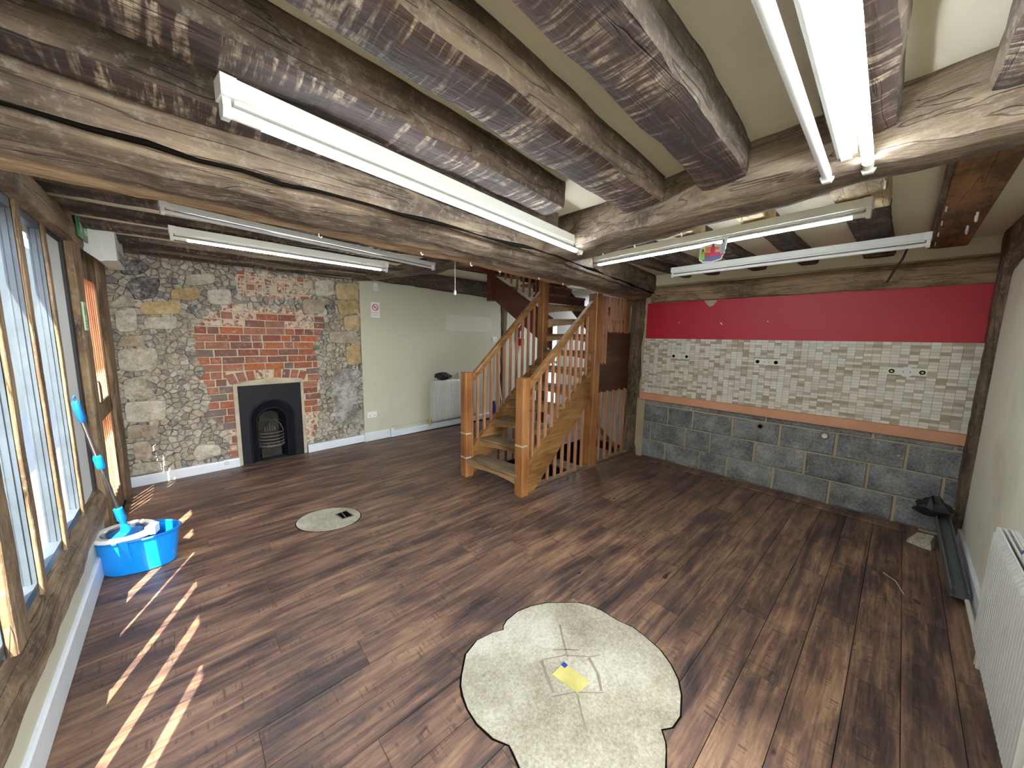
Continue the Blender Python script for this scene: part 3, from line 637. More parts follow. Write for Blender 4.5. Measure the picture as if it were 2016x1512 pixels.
# flint rubble between: voronoi cells
def excluded(p, m=0):
    s, z_ = p
    if any(inside(p, q) for q in allbig): return True
    if .92 < s < 1.69 and z_ < 1.0: return True
    if .10 < z_ < 1.93 and interp(LB, z_)-.015 < s < interp(RB, z_)+.015: return True
    if 1.0 < s < 1.85 and 2.01 < z_ < 2.36: return True
    return False
rnd = random.Random(5); seeds = []; tries = 0
while tries < 16000 and len(seeds) < 700:
    tries += 1; p = (rnd.uniform(.02, 2.45), rnd.uniform(.12, 2.37))
    if excluded(p): continue
    dm = rnd.choice((.04, .048, .062, .078))
    if all((p[0]-q[0])**2+(p[1]-q[1])**2 > dm*dm for q in seeds): seeds.append(p)
cells = []
for i, p in enumerate(seeds):
    R0 = .056; poly = [Vector((p[0]+R0*math.cos(a*math.pi/5), p[1]+R0*math.sin(a*math.pi/5))) for a in range(10)]
    for j, q in enumerate(seeds):
        if i == j or abs(q[0]-p[0]) > .1 or abs(q[1]-p[1]) > .1: continue
        mid = Vector(((p[0]+q[0])/2, (p[1]+q[1])/2)); nn = (Vector(q)-Vector(p)).normalized(); out = []
        for k in range(len(poly)):
            a, b = poly[k-1], poly[k]; da, db = (a-mid).dot(nn)+.0012, (b-mid).dot(nn)+.0012
            if (da < 0) != (db < 0): out.append(a.lerp(b, da/(da-db)))
            if db < 0: out.append(b)
        poly = out
        if len(poly) < 3: break
    if len(poly) < 3: continue
    ar = abs(sum(poly[k-1].x*poly[k].y-poly[k].x*poly[k-1].y for k in range(len(poly))))/2
    cells.append((ar, poly, i))
cells.sort(key=lambda c: -c[0])
rest = MB()
for k, (ar, poly, i) in enumerate(cells):
    hh = rnd.uniform(.024, .066)
    if k < 255: obj('flint', blob(poly, -.022, hh, i*1.7, .009, 2, .13, False), 'rubble', wall_back)
    else:
        m = blob(poly, -.022, hh*.8, i*1.7, .008, 1, .13, False); b = len(rest.v); rest.v += m.v; rest.f += [[b+q for q in f] for f in m.f]; rest.mi += m.mi
obj('small_flints', rest, 'rubble', wall_back, kind='stuff')
mb = MB(); mb.prism([SP(-.03, 0, .0), SP(.012, 0, .0), SP(.02, 1.83, .0), SP(.0, 1.86, .0), SP(-.03, 1.86, .0)], SN*.02)
obj('mortar_edge', mb, 'mortar', wall_back)
# fireplace ------------------------------------------------
fp = thing('fireplace', SP(1.3, 0, 0), 'black cast iron arched fireplace with a small basket grate set in the brick wall', 'fireplace')
FC = 1.295
def archpts(w, top, zb=0., n=14):   # left-bottom, up and round to right-bottom
    r = w; zc = top-r; P = [(FC-w, zb)]
    for i in range(n+1):
        a = math.pi-math.pi*i/n; P.append((FC+r*math.cos(a), zc+r*math.sin(a)))
    P.append((FC+w, zb)); return P
outer = [(FC-.335, 0), (FC-.335, .97), (FC+.335, .97), (FC+.335, 0)]
def arch_plate(w0, t0, o0, w1, t1, o1, extra=None):
    A = archpts(w0, t0); C_ = archpts(w1, t1); mb = MB(); n = len(A)
    mb.v = [SP(s, z, o0) for s, z in A]+[SP(s, z, o1) for s, z in C_]
    for i in range(n-1): mb.f.append([i, i+1, i+1+n, i+n]); mb.mi.append(0)
    return mb
# front plate as fan between rectangle and arch
A = archpts(.225, .76); rect = []
for (s, z_) in A:
    dx, dz = s-FC, z_-.53
    if z_ <= .001: rect.append((FC+math.copysign(.335, dx), 0))
    else:
        k = min(.335/abs(dx) if abs(dx) > 1e-6 else 9, .44/dz if dz > 1e-6 else 9); rect.append((FC+dx*k, .53+dz*k if dz > 0 else z_))
mb = MB(); n_ = len(A)
mb.v = [SP(s, z_, .035) for s, z_ in rect]+[SP(s, z_, .035) for s, z_ in A]+[SP(s, z_, 0) for s, z_ in rect]
for i in range(n_-1):
    mb.f.append([i, i+1, i+1+n_, i+n_]); mb.mi.append(0); mb.f.append([i, i+1, i+1+2*n_, i+2*n_]); mb.mi.append(0)
# true square upper corners
for sgn in (-1, 1):
    mb.prism([SP(FC+sgn*.20, .80, .0), SP(FC+sgn*.335, .60, .0), SP(FC+sgn*.335, .97, .0), SP(FC+sgn*.10, .97, 0)], SN*.034)
mb.prism([SP(FC-.2, .80, 0), SP(FC-.2, .97, 0), SP(FC+.2, .97, 0), SP(FC+.2, .80, 0)], SN*.0345)
obj('front_plate', mb, 'iron', fp)
for w, t_, r_ in ((.235, .775, .012), (.165, .665, .009)):
    P = [SP(s, z_, .035 if w > .2 else -.01) for s, z_ in archpts(w, t_)]
    obj('arch_moulding', MB().tube(P, r_, 8), 'iron', fp, smooth=True)
obj('finial', MB().prism([SP(FC-.05, .775, .03), SP(FC, .845, .03), SP(FC+.05, .775, .03)], SN*.02), 'iron', fp)
obj('inner_reveal', arch_plate(.225, .765, .035, .165, .665, -.02), 'iron', fp, smooth=True)
obj('inner_hood', arch_plate(.165, .665, -.02, .125, .60, -.16), 'iron', fp, smooth=True)
fbm = MB().prism([SP(FC-.32, 0, -.30), SP(FC+.32, 0, -.30), SP(FC+.32, .95, -.30), SP(FC-.32, .95, -.30)], -SN*.02)
fbm.prism([SP(FC-.17, 0, -.12), SP(FC-.17, .95, -.12), SP(FC-.13, .95, -.30), SP(FC-.13, 0, -.30)], -SD*.02).prism([SP(FC+.17, 0, -.12), SP(FC+.17, .95, -.12), SP(FC+.13, .95, -.30), SP(FC+.13, 0, -.30)], SD*.02)
obj('fire_back', fbm, 'soot', fp)
for i in range(5):
    z_ = .17+i*.042
    P = [SP(FC+.135*math.cos(a), z_, -.10+.115*math.sin(a)) for a in [math.pi*k/10 for k in range(11)]]
    obj('grate_bar', MB().tube(P, .009 if i else .014, 8), 'ash', fp, smooth=True)
for i in range(7):
    a = math.pi*(i+.5)/7; obj('grate_upright', MB().tube([SP(FC+.13*math.cos(a), .15, -.10+.11*math.sin(a)), SP(FC+.13*math.cos(a), .22, -.10+.112*math.sin(a))], .005, 6), 'ash', fp)
obj('grate_wing', MB().tube([SP(FC+.135, .34, -.08), SP(FC+.11, .42, -.10), SP(FC+.05, .49, -.12)], .006, 6), 'ash', fp)
for i in range(5): obj('flame_motif_bar', MB().tube([SP(FC-.05+i*.026, .33, -.16), SP(FC-.05+i*.026, .43-.02*abs(i-2), -.17)], [.011, .006], 8), 'ash', fp)
obj('smoke_shelf', MB().prism([SP(FC-.11, .46, -.17), SP(FC+.11, .46, -.17), SP(FC+.09, .60, -.24), SP(FC-.09, .60, -.24)], -SN*.03), 'soot', fp)
obj('ash_pan_front', MB().prism([SP(FC-.11, .0, -.12), SP(FC+.11, .0, -.12), SP(FC+.11, .12, -.13), SP(FC-.11, .12, -.13)], -SN*.02), 'soot', fp)
obj('hearth_lip', MB().prism([SP(FC-.16, .001, .02), SP(FC+.17, .001, .02), SP(FC+.13, .001, .085), SP(FC-.02, .001, .105), SP(FC-.13, .001, .08)], (0, 0, .006)), 'soot', fp)
mb = MB()
for a, b, c, d in ((FC-.375, FC-.335, 0, 1.0), (FC+.335, FC+.37, .0, 1.0)): mb.prism([SP(a, c, 0), SP(b, c, 0), SP(b, d, 0), SP(a, d, 0)], SN*.03)
mb.prism([SP(FC-.375, .97, 0), SP(FC+.37, .97, 0), SP(FC+.37, 1.02, 0), SP(FC, 1.055, 0), SP(FC-.375, .99, 0)], SN*.02)
obj('mortar_fillet', mb, 'fire_surround', fp)
# skirtings
def skirt(name, s0, s1, o=.02, h=.105, mat='white_ps'):
    return struct(name, MB().prism([SP(s0, 0, o+.018), SP(s0, h-.02, o+.018), SP(s0, h, o+.006), SP(s0, h, o-.05), SP(s0, 0, o-.05)], SD*(s1-s0)), mat)
skirt('baseboard_back_1', .02, .925, .03); skirt('baseboard_back_2', 1.68, 2.45, .03); skirt('baseboard_back_3', 2.45, 2.86, .045, .13)
skirt('baseboard_back_4', 2.86, 5.33, .075, .10)
obj_p = thing('pipe_boxing', SP(3.2, .1, .1), 'white boxing and heating pipe along the skirting below the cream wall', 'pipe')
obj('cover', MB().prism([SP(2.85, .03, .05), SP(2.90, .03, .05), SP(2.90, .15, .05), SP(2.85, .15, .05)], SN*.055), 'white_ps', obj_p)
obj('pipe', MB().tube([SP(2.9, .165, .065), SP(3.62, .165, .065), SP(3.62, .20, .10)], .010, 8), 'cream', obj_p)
tag(obj('doorstop', MB().tube([SP(.80, .07, .045), SP(.80, .07, .065)], [.025, .022], 12), 'grey_pl'), 'small round grey door stop on the white skirting left of the fireplace', 'door stop')

def radiator(loc0, d, nrm, length, z0, z1, label, name='radiator', fins=None):
    """panel radiator; loc0 = lower left corner on wall, d = along, nrm = into room"""
    L = Vector(loc0); d = Vector(d); nrm = Vector(nrm); t = thing(name, L+d*length/2+Vector((0, 0, z0)), label, 'radiator', 'panel radiators')
    h = z1-z0
    def bx(a0, a1, n0, n1, b0, b1): return MB().prism([L+d*a0+nrm*n0+Vector((0, 0, b0)), L+d*a1+nrm*n0+Vector((0, 0, b0)), L+d*a1+nrm*n0+Vector((0, 0, b1)), L+d*a0+nrm*n0+Vector((0, 0, b1))], nrm*(n1-n0))
    nf = fins or int(length/.034); mb = MB(); prof = []
    for i in range(nf):
        a = .02+(length-.04)*i/nf; w_ = (length-.04)/nf
        prof += [(a, .068), (a+w_*.12, .092), (a+w_*.62, .092), (a+w_*.74, .068)]
    prof = [(0, .078)]+prof+[(length, .078)]
    n_ = len(prof); ring = lambda zz, k: [L+d*a+nrm*(o if k else .078)+Vector((0, 0, zz)) for a, o in prof]
    rr = [ring(z0, 0), ring(z0+.03, 1), ring(z1-.03, 1), ring(z1, 0)]
    for r in rr: mb.v += r
    for i in range(3):
        for j in range(n_-1): mb.f.append([i*n_+j, i*n_+j+1, (i+1)*n_+j+1, (i+1)*n_+j]); mb.mi.append(0)
    obj('front_panel', mb, 'white_metal', t)
    obj('back_panel', bx(0, length, .02, .034, z0, z1), 'white_metal', t)
    obj('side_cover', bx(-.004, .004, .018, .082, z0+.01, z1), 'white_metal', t); obj('side_cover', bx(length-.004, length+.004, .018, .082, z0+.01, z1), 'white_metal', t)
    g = MB()
    for k in range(4):
        q = bx(.0, length, .02+k*.017, .026+k*.017, z1-.006, z1+.002); b = len(g.v); g.v += q.v; g.f += [[b+x for x in f] for f in q.f]; g.mi += q.mi
    obj('top_grille', g, 'white_metal', t)
    v = L+d*(-.03)+nrm*.05
    vl = obj('valve', MB().tube([v+Vector((0, 0, z0-.06)), v+Vector((0, 0, z0+.02)), v+Vector((0, 0, z0+.06))], [.012, .018, .018], 10), 'brass', t)
    obj('feed_pipe', MB().tube([v+Vector((0, 0, .0)), v+Vector((0, 0, z0-.05))], .008, 8), 'white_metal', vl)
    return t
r1 = radiator(SP(3.60, 0, .045), SD, SN, 1.07, .135, .835, 'white panel radiator on the cream wall, left of the staircase')
# near-right wall and its radiator
wall_front = struct('wall_front', MB().box((1.85, YN-.25, -.05), (5.4, YN, 2.5)).box((-.2, -1.6, -.05), (-.1, .4, 2.5)).box((-.2, -1.65, -.05), (.3, -1.5, 2.5)).box((1.6, -1.65, -.05), (1.9, -1.5, 2.5)).box((1.85, -1.6, -.05), (1.95, .4, 2.5)).box((.2, -1.65, 2.1), (1.7, -1.5, 2.5)), 'cream_right')
struct('floor_entrance', MB().box((-.2, -1.6, -.12), (1.9, .45, -.004)), 'gap')
radiator((3.28, YN, 0), (-1, 0, 0), (0, 1, 0), .95, .15, .75, 'white ribbed panel radiator on the near cream wall at the right edge')
struct('baseboard_front', MB().cham((1.9, YN-.01, 0), (5.0, YN+.02, .14), .006), 'white_ps')
tag(obj('heating_pipe', MB().tube([(3.34, YN+.05, .0), (3.34, YN+.05, .07), (3.9, YN+.045, .06)], .011, 10), 'cream'), 'cream painted heating pipe along the skirting of the near wall', 'pipe')

# timber posts
beam('timber_post', [[(5.12, 3.24, -.02), (5.30, 3.26, -.02), (5.30, 3.52, -.02), (5.11, 3.50, -.02)], [(5.14, 3.30, .25), (5.32, 3.3, .25), (5.32, 3.50, .25), (5.12, 3.50, .25)], [(5.12, 3.28, 1.2), (5.32, 3.28, 1.2), (5.32, 3.47, 1.2), (5.10, 3.47, 1.2)], [(5.12, 3.27, 2.17), (5.33, 3.27, 2.17), (5.33, 3.47, 2.17), (5.10, 3.48, 2.17)]], 'oak_z',
     'dark knotty oak post between the staircase and the tiled wall', amp=.022, seed=90, axis=2, cat='post')
P0 = SP(5.33, 0, .02)
beam('timber_post', [[SP(5.30, 0, .07), SP(5.44, 0, .07), SP(5.44, 0, -.05), SP(5.30, 0, -.05)], [SP(5.31, 1.3, .07), SP(5.41, 1.3, .07), SP(5.41, 1.3, -.05), SP(5.31, 1.3, -.05)], [SP(5.30, 2.1, .08), SP(5.48, 2.1, .08), SP(5.48, 2.1, -.05), SP(5.30, 2.1, -.05)], [SP(5.28, 2.62, .1), SP(5.75, 2.62, .1), SP(5.75, 2.62, -.05), SP(5.28, 2.62, -.05)]], 'oak_z',
     'dark crooked timber post at the end of the cream wall behind the stair', amp=.025, seed=91, axis=2, cat='post')
beam('corner_post', [[(4.98, YN-.02, -.02), (5.13, YN-.02, -.02), (5.13, YN+.05, -.02), (4.99, YN+.05, -.02)], [(4.96, YN-.02, .9), (5.14, YN-.02, .9), (5.14, YN+.05, .9), (4.99, YN+.05, .9)], [(4.97, YN-.02, 1.6), (5.14, YN-.02, 1.6), (5.14, YN+.05, 1.6), (4.98, YN+.05, 1.6)], [(4.90, YN-.02, 2.1), (5.14, YN-.02, 2.1), (5.14, YN+.05, 2.1), (4.92, YN+.04, 2.1)], [(4.45, YN-.02, 2.44), (5.14, YN-.02, 2.44), (5.14, YN+.05, 2.44), (4.5, YN+.04, 2.44)]], 'oak_z',
     'dark timber corner post with a spreading brace at the top, right of the red wall', amp=.018, seed=92, axis=2, cat='post')
beam('wall_brace', [[(4.0, YN-.02, 2.22), (4.0, YN+.03, 2.22), (4.0, YN+.03, 2.42), (4.0, YN-.02, 2.42)], [(4.95, YN-.02, 2.13), (4.95, YN+.04, 2.13), (4.95, YN+.04, 2.45), (4.95, YN-.02, 2.45)]], 'oak_x', 'dark timber brace at the top of the near cream wall', amp=.015, seed=93)

# ---------------------------------------------------------------- right wall: blocks, tiles, red paint
wr = MB().box((XR+.003, .2, -.1), (XR+.25, 3.30, .80)).box((XR+.02, .2, .78), (XR+.25, 3.30, 2.5))
wall_right = struct('wall_right', wr, 'mortar')
obj('plaster_strip', B((XR-.004, .42, 2.30), (XR+.02, 3.2, 2.45)), 'ceil', wall_right)
obj('red_paint', B((XR-.004, .45, 1.618), (XR+.02, 3.23, 2.075)), 'red', wall_right, label='crimson painted band')
def rblock(y0, y1, z0, z1, pr=.012):
    j = lambda: random.uniform(-.0025, .0025); rings = []
    for ins, x in ((0, XR+.02), (0, XR-pr+.006), (.006, XR-pr)):
        rings.append([(x, y0+ins+j(), z0+ins+j()), (x, y0+ins+j(), z1-ins+j()), (x, y1-ins+j(), z1-ins+j()), (x, y1-ins+j(), z0+ins+j())])
    obj('concrete_block', MB().rings(rings), 'block', wall_right)
rows = [(.745, .792, [3.19, 2.576, 1.80, .975, .497, .42]), (.508, .728, [3.19, 2.859, 2.55, 2.111, 1.664, 1.218, .751, .43]), (.262, .492, [3.19, 3.078, 2.623, 2.332, 1.876, 1.433, .973, .524, .43]), (.02, .246, [3.19, 2.868, 2.435, 2.136, 1.684, 1.223, .782, .43])]
for z0, z1, js in rows:
    for a, b in zip(js, js[1:]): rblock(b+.010, a-.010, z0, z1)
tl = beam('tile_trim', [[(XR-.035, .42, .790), (XR, .42, .790), (XR, .42, .888), (XR-.035, .42, .888)], [(XR-.035, 3.245, .795), (XR, 3.245, .795), (XR, 3.245, .893), (XR-.035, 3.245, .893)]], 'peach', parent=wall_right, amp=.0012, seed=5, axis=1)
obj('grout_bed', B((XR-.006, .43, .888), (XR+.02, 3.24, 1.618)), 'grout', wall_right)
TW, THh = .0567, .02704; rest = MB(); trnd = random.Random(3)
fix = [(2.65, 2.86, 1.36, 1.43), (1.76, 1.99, 1.345, 1.42), (.70, .97, 1.32, 1.40)]
for i in range(50):
    for j in range(27):
        y0 = .432+i*TW; z0 = .888+j*THh; m = trnd.choices((0, 1, 2, 3), (.42, .26, .20, .12))[0]
        if any(a < y0+TW/2 < b and c < z0+THh/2 < d for a, b, c, d in fix): continue
        a = (XR-.0115, y0+.0012, z0+.0011); b = (XR-.004, min(y0+TW-.0012, 3.24), z0+THh-.0011)
        if i < 11: obj('tile', MB().box(a, b), TILE[m], wall_right)
        else: rest.box(a, b, m)
obj('mosaic_tiles', rest, TILE, wall_right, kind='stuff')
beam('wall_plate_beam', [[(XR-.03, .45, 2.075), (XR+.02, .45, 2.075), (XR+.02, .45, 2.29), (XR-.03, .45, 2.28)], [(XR-.03, 3.18, 2.085), (XR+.02, 3.18, 2.085), (XR+.02, 3.18, 2.275), (XR-.03, 3.18, 2.27)]], 'plate',
     'cracked brown timber wall plate above the red band', amp=.009, seed=99, axis=1)
for i, (ya, yb, zc, nm) in enumerate(((2.68, 2.84, 1.40, 'nearest the timber post'), (1.765, 1.93, 1.384, 'in the middle of the wall'), (.74, .92, 1.362, 'nearest the right corner'))):
    t = thing('tap_fitting_holes', (XR, (ya+yb)/2, zc), 'white disc between two tap holes in the tiles, '+nm, 'wall fitting', 'removed tap positions')
    obj('backing', B((XR-.008, ya-.03, zc-.03), (XR-.003, yb+.03, zc+.035)), 'cream_right', t)
    for y in (ya, yb): obj('hole', MB().tube([(XR-.006, y, zc), (XR-.0105, y, zc)], [.02, .017], 12), 'hole', t); 
    if i == 2:
        for y in (ya, yb): obj('pipe_stub', MB().tube([(XR-.008, y, zc), (XR-.03, y, zc)], .009, 10), 'cable', t)
    c = (ya+yb)/2
    dsc = obj('disc', MB().tube([(XR-.006, c, zc), (XR-.017, c, zc)], .036 if i < 2 else .045, 18), 'white_pl', t)
    for q in (-1, 1): obj('screw_hole', MB().tube([(XR-.016, c+q*.02, zc), (XR-.0185, c+q*.02, zc)], .004, 8), 'hole', dsc)
for nm, y, z_, m, lb in (('pipe_hole', 1.842, .682, 'hole', 'dark open pipe hole in a concrete block, left of the white pipe end'), ('pipe_hole', 1.304, .692, 'white_pl', 'broken hole with a white pipe end in the concrete blocks under the trim')):
    t = thing(nm, (XR, y, z_), lb, 'pipe hole'); obj('rim', MB().tube([(XR-.008, y, z_), (XR-.015, y, z_)], [.045, .035], 12), 'stain', t); obj('bore', MB().tube([(XR-.014, y, z_), (XR-.0185 if m == 'hole' else XR-.035, y, z_)], .022, 12), m, t)
tag(obj('torn_paper', MB().prism([(XR-.004, 2.53, 2.072), (XR-.004, 2.385, 2.068), (XR-.004, 2.42, 2.015), (XR-.004, 2.46, 1.995), (XR-.004, 2.50, 2.03)], (-.003, 0, 0)), 'cable'), 'torn cream paper scrap at the top of the red band', 'paper scrap')
for y, z_, s_, lb in ((2.32, 1.80, .02, 'curled white flake of paint in the middle left of the red band'), (2.80, 1.819, .011, 'small white chip on the red band near the post'), (1.875, 1.813, .010, 'tiny white chip right of the curled flake on the red band')):
    tag(obj('paint_chip', MB().prism([(XR-.004, y+s_, z_+s_*.6), (XR-.004, y, z_+s_*.4), (XR-.004, y-s_*.5, z_-s_), (XR-.004, y+s_*.2, z_-s_*.3)], (-.003, 0, 0)), 'paper'), lb, 'paint chip', 'white chips on the red band')
tag(beam('floor_batten', [[(4.93, .62, 0), (5.10, .62, 0), (5.10, .62, .02), (4.95, .62, .015)], [(4.96, 3.16, 0), (5.10, 3.16, 0), (5.10, 3.16, .02), (4.97, 3.16, .012)]], 'plank', amp=.003, seed=3, axis=1, cat=None), 'worn brown floorboard strip at the foot of the concrete blocks', 'board')
# things in the corner
tag(beam('broken_rubble', [[(4.70, .56, 0), (4.86, .52, 0), (4.9, .66, 0), (4.74, .70, 0)], [(4.72, .57, .06), (4.84, .54, .08), (4.86, .63, .07), (4.76, .66, .06)]], 'st_pale', amp=.02, seed=8, axis=2, seg=.02, cat=None), 'lump of broken plaster on the floor under the grey pipe end', 'rubble')
t = thing('grey_channel', (4.4, .5, .0), 'dark grey plastic channel leaning in the right corner under the block wall', 'channel')
a, b = Vector((4.93, .52, .22)), Vector((3.93, .475, .045)); dd = (b-a).normalized(); sd = Vector((0, 1, 0)); nn = dd.cross(sd)
prof = [(-.04, 0), (-.04, .05), (-.032, .05), (-.032, .008), (.032, .008), (.032, .05), (.04, .05), (.04, 0)]
obj('channel', MB().rings([[p+sd*u+nn*(-v) for u, v in prof] for p in (a, b)]), 'grey_pipe', t)
def rag(name, loc, sx, sy, sz, mat, label, cat, seed):
    rr = []; 
    for k in range(7):
        ph = math.pi*k/6; r = []
        for j in range(14):
            a = 2*math.pi*j/14; f = 1+.8*noise.noise((math.cos(a)*1.6+seed, math.sin(a)*1.6, k*.5))
            r.append(Vector(loc)+Vector((sx*math.cos(a)*math.sin(ph+.02)*f, sy*math.sin(a)*math.sin(ph+.02)*f, sz*(1-math.cos(ph))*.5*(1+.5*noise.noise((a, seed, k))))))
        rr.append(r)
    return tag(obj(name, MB().rings(rr), mat, smooth=True), label, cat)
rag('black_bag', (4.87, .58, .22), .08, .09, .15, 'black', 'crumpled black plastic bag in the corner above the grey channel', 'bag', 2)
tag(obj('wood_splinter', MB().tube([(4.02, .80, .004), (3.95, .74, .006), (3.80, .70, .004)], .003, 6), 'cable'), 'thin pale splinter lying on the floor near the grey channel', 'splinter')

# ---------------------------------------------------------------- light fittings
def fitting(p0, p1, ztop, label, tubes=((0, True),), hb=.045, wb=.05, rt_=.013, group='fluorescent tube lights'):
    p0, p1 = Vector((*p0, 0)), Vector((*p1, 0)); L = (p1-p0).length; d = (p1-p0)/L; s = Vector((-d.y, d.x, 0)); c = (p0+p1)/2
    t = thing('fluorescent_light', (c.x, c.y, ztop), label, 'ceiling light', group)
    def bx(a0, a1, s0, s1, z0, z1): return MB().prism([p0+d*a0+s*s0+Vector((0, 0, z0)), p0+d*a1+s*s0+Vector((0, 0, z0)), p0+d*a1+s*s1+Vector((0, 0, z0)), p0+d*a0+s*s1+Vector((0, 0, z0))], (0, 0, z1-z0))
    obj('body', bx(.03, L-.03, -wb/2, wb/2, ztop-hb, ztop), 'white_metal', t)
    obj('spine', bx(.03, L-.03, -wb*.28, wb*.28, ztop-hb-.012, ztop-hb), 'white_metal', t)
    caps = []
    for a in (0, L-.035): caps.append(obj('end_cap', bx(a, a+.035, -wb/2-.003, wb/2+.003, ztop-hb-.004, ztop+.001), 'white_pl', t))
    zt = ztop-hb-.03
    for off, lit in tubes:
        for a, k in ((.004, 1), (L-.004, -1)):
            P = p0+d*a+s*off; hol = [P+s*u+Vector((0, 0, v)) for u, v in ((-.015, ztop-hb), (.015, ztop-hb), (.020, zt-.004), (.012, zt-.020), (-.012, zt-.020), (-.020, zt-.004))]
            obj('lamp_holder', MB().prism(hol, d*k*.018), 'white_pl', caps[0 if k == 1 else 1])
        A_ = p0+d*.022+s*off+Vector((0, 0, zt)); C_ = p0+d*(L-.022)+s*off+Vector((0, 0, zt))
        if lit:
            obj('tube_collar', MB().tube([A_, A_+d*.07], rt_*1.05, 14), 'white_pl', t, smooth=True); obj('tube_collar', MB().tube([C_-d*.05, C_], rt_*1.05, 14), 'white_pl', t, smooth=True)
            tb = obj('tube', MB().tube([A_+d*.07, C_-d*.05], rt_, 20), ['tube_on', 'white_pl'], t, smooth=True, label='glowing white tube')
            for f_ in tb.data.polygons: f_.material_index = 1 if f_.normal.z > .25 else 0     # opaque upper back of an LED tube
        else: obj('tube', MB().tube([A_, C_], rt_, 16), 'tube_off', t, smooth=True, label='unlit white tube')
    return t
l0 = fitting((.55, 1.03), (2.24, 1.065), 2.25, 'twin fluorescent light at the upper right with one tube lit and one dark', ((.052, False), (-.052, True)), .04, .05, .014)
for q in (.56, 2.21): obj('end_plate', B((q, .97, 2.185), (q+.018, 1.12, 2.262), .004), 'white_pl', l0)
fitting((.62, 2.12), (2.50, 2.385), 2.243, 'long lit fluorescent light across the middle of the ceiling in front of the big beam', rt_=.0145)
l2 = fitting((.50, 4.36), (2.08, 4.44), 2.318, 'lit fluorescent light near the fireplace wall behind the big beam')
fitting((.47, 3.76), (2.42, 4.12), 2.32, 'slim white unlit light between the big beam and the lit light by the fireplace', ((0, False),), .02, .035, .010)
l3 = fitting((3.28, 2.86), (3.12, 1.05), 2.327, 'lit fluorescent light parallel to the tiled wall, with a coloured card hanging on it', wb=.06)
fitting((4.25, 2.55), (4.17, .82), 2.327, 'unlit fluorescent light nearest the tiled wall', ((0, False),), wb=.055)
# coloured card on light
cd = thing('hanging_card', (3.205, 1.80, 2.2), 'small cut-out card with green, pink and pale blue bottles hanging on a light', 'card')
def card(pts, mat, x, nm): obj(nm, MB().prism([(x, 1.80+u, 2.20+v) for u, v in pts], (-.0012, 0, 0)), mat, cd)
card([(.085, .02), (.085, -.055), (.06, -.075), (.0, -.08), (-.055, -.068), (-.07, -.03), (-.085, .06), (-.075, .075), (-.06, .07), (-.05, .03), (.0, .045), (.07, .035)], 'paper', 3.165, 'backing')
card([(.075, -.03), (.06, -.065), (.0, -.07), (-.05, -.06), (-.06, -.035)], 'violet', 3.1635, 'printed_base')
card([(.05, -.01), (.05, -.035), (-.065, -.04), (-.07, -.02)], 'pink', 3.1625, 'printed_band')
for y, m, h0, h1 in ((.062, 'lime', -.055, .01), (.0, 'pink', -.03, .035), (-.06, 'skyb', -.03, .05)):
    card([(y+.014, h0), (y-.014, h0), (y-.012, h1-.012), (y+.012, h1-.012)], m, 3.1612, 'printed_bottle'); card([(y+.007, h1-.012), (y-.007, h1-.012), (y-.005, h1+.006), (y+.005, h1+.006)], 'grey_pipe', 3.1612, 'printed_cap')
card([(.05, .028), (-.04, .015), (-.04, .0), (.045, -.008)], 'orange', 3.1632, 'printed_ribbon')
# cables
tag(obj('ceiling_cable', MB().tube([(2.195, 1.55, 2.372), (2.215, 1.40, 2.372), (2.22, 1.2, 2.365), (2.21, 1.13, 2.33)], .006, 8), 'cable'), 'pale cable clipped along the cross beam left of the twin light', 'cable')
tag(obj('ceiling_cable', MB().tube([(2.21, .925, 2.36), (2.2, .93, 2.30), (2.19, .96, 2.25), (2.17, 1.0, 2.235)], .005, 8), 'cable'), 'pale cable curling down beside the right of the twin light', 'cable')
tag(obj('ceiling_cable', MB().tube([(2.49, 2.38, 2.25), (2.52, 2.40, 2.29), (2.51, 2.42, 2.33), (2.50, 2.43, 2.37)], .004, 8), 'cable'), 'thin cable rising from the far end of the long lit light', 'cable')
tag(obj('hanging_cable', MB().tube([(4.6, .93, 2.42), (4.66, .93, 2.33), (4.68, .95, 2.25), (4.72, .99, 2.17), (4.8, 1.02, 2.10)], .007, 8), 'dk_cable'), 'short black cable hanging down in front of the red band', 'cable')
pc = thing('pull_cord', (2.32, 3.6, 2.3), 'white pull cord hanging below the big beam beside the stair', 'pull cord')
obj('cord', MB().tube([(2.321, 3.6, 2.33), (2.321, 3.6, 2.0)], .003, 6), 'white_pl', pc); obj('toggle', MB().tube([(2.321, 3.6, 2.005), (2.321, 3.6, 1.99), (2.321, 3.6, 1.965)], [.004, .012, .010], 10), 'white_pl', pc)

# ---------------------------------------------------------------- wall fittings
def sbox(s0, s1, z0, z1, o0, o1, c=.0): return MB().prism([SP(s0, z0, o0), SP(s1, z0, o0), SP(s1, z1, o0), SP(s0, z1, o0)], SN*(o1-o0))
t = thing('motion_sensor', SP(2.685, 2.3, .045), 'white motion sensor high on the cream wall', 'sensor')
obj('housing', sbox(2.65, 2.715, 2.25, 2.365, .045, .085), 'white_pl', t); obj('lens', MB().tube([SP(2.685, 2.285, .082), SP(2.685, 2.285, .095)], [.026, .014], 12), 'skyb', t)
t = thing('no_smoking_sign', SP(2.68, 1.97, .045), 'white no smoking sign on the cream wall below the sensor', 'sign')
obj('plate', sbox(2.612, 2.748, 1.862, 2.086, .045, .049), 'paper', t)
ring_ = [SP(2.68+.045*math.cos(a*math.pi/14), 2.01+.045*math.sin(a*math.pi/14), .051) for a in range(29)]
obj('red_ring', MB().tube(ring_, .0055, 6, cap=False), 'sign_red', t); obj('slash', MB().tube([SP(2.68-.03, 2.04, .051), SP(2.68+.03, 1.98, .051)], .005, 6), 'sign_red', t)
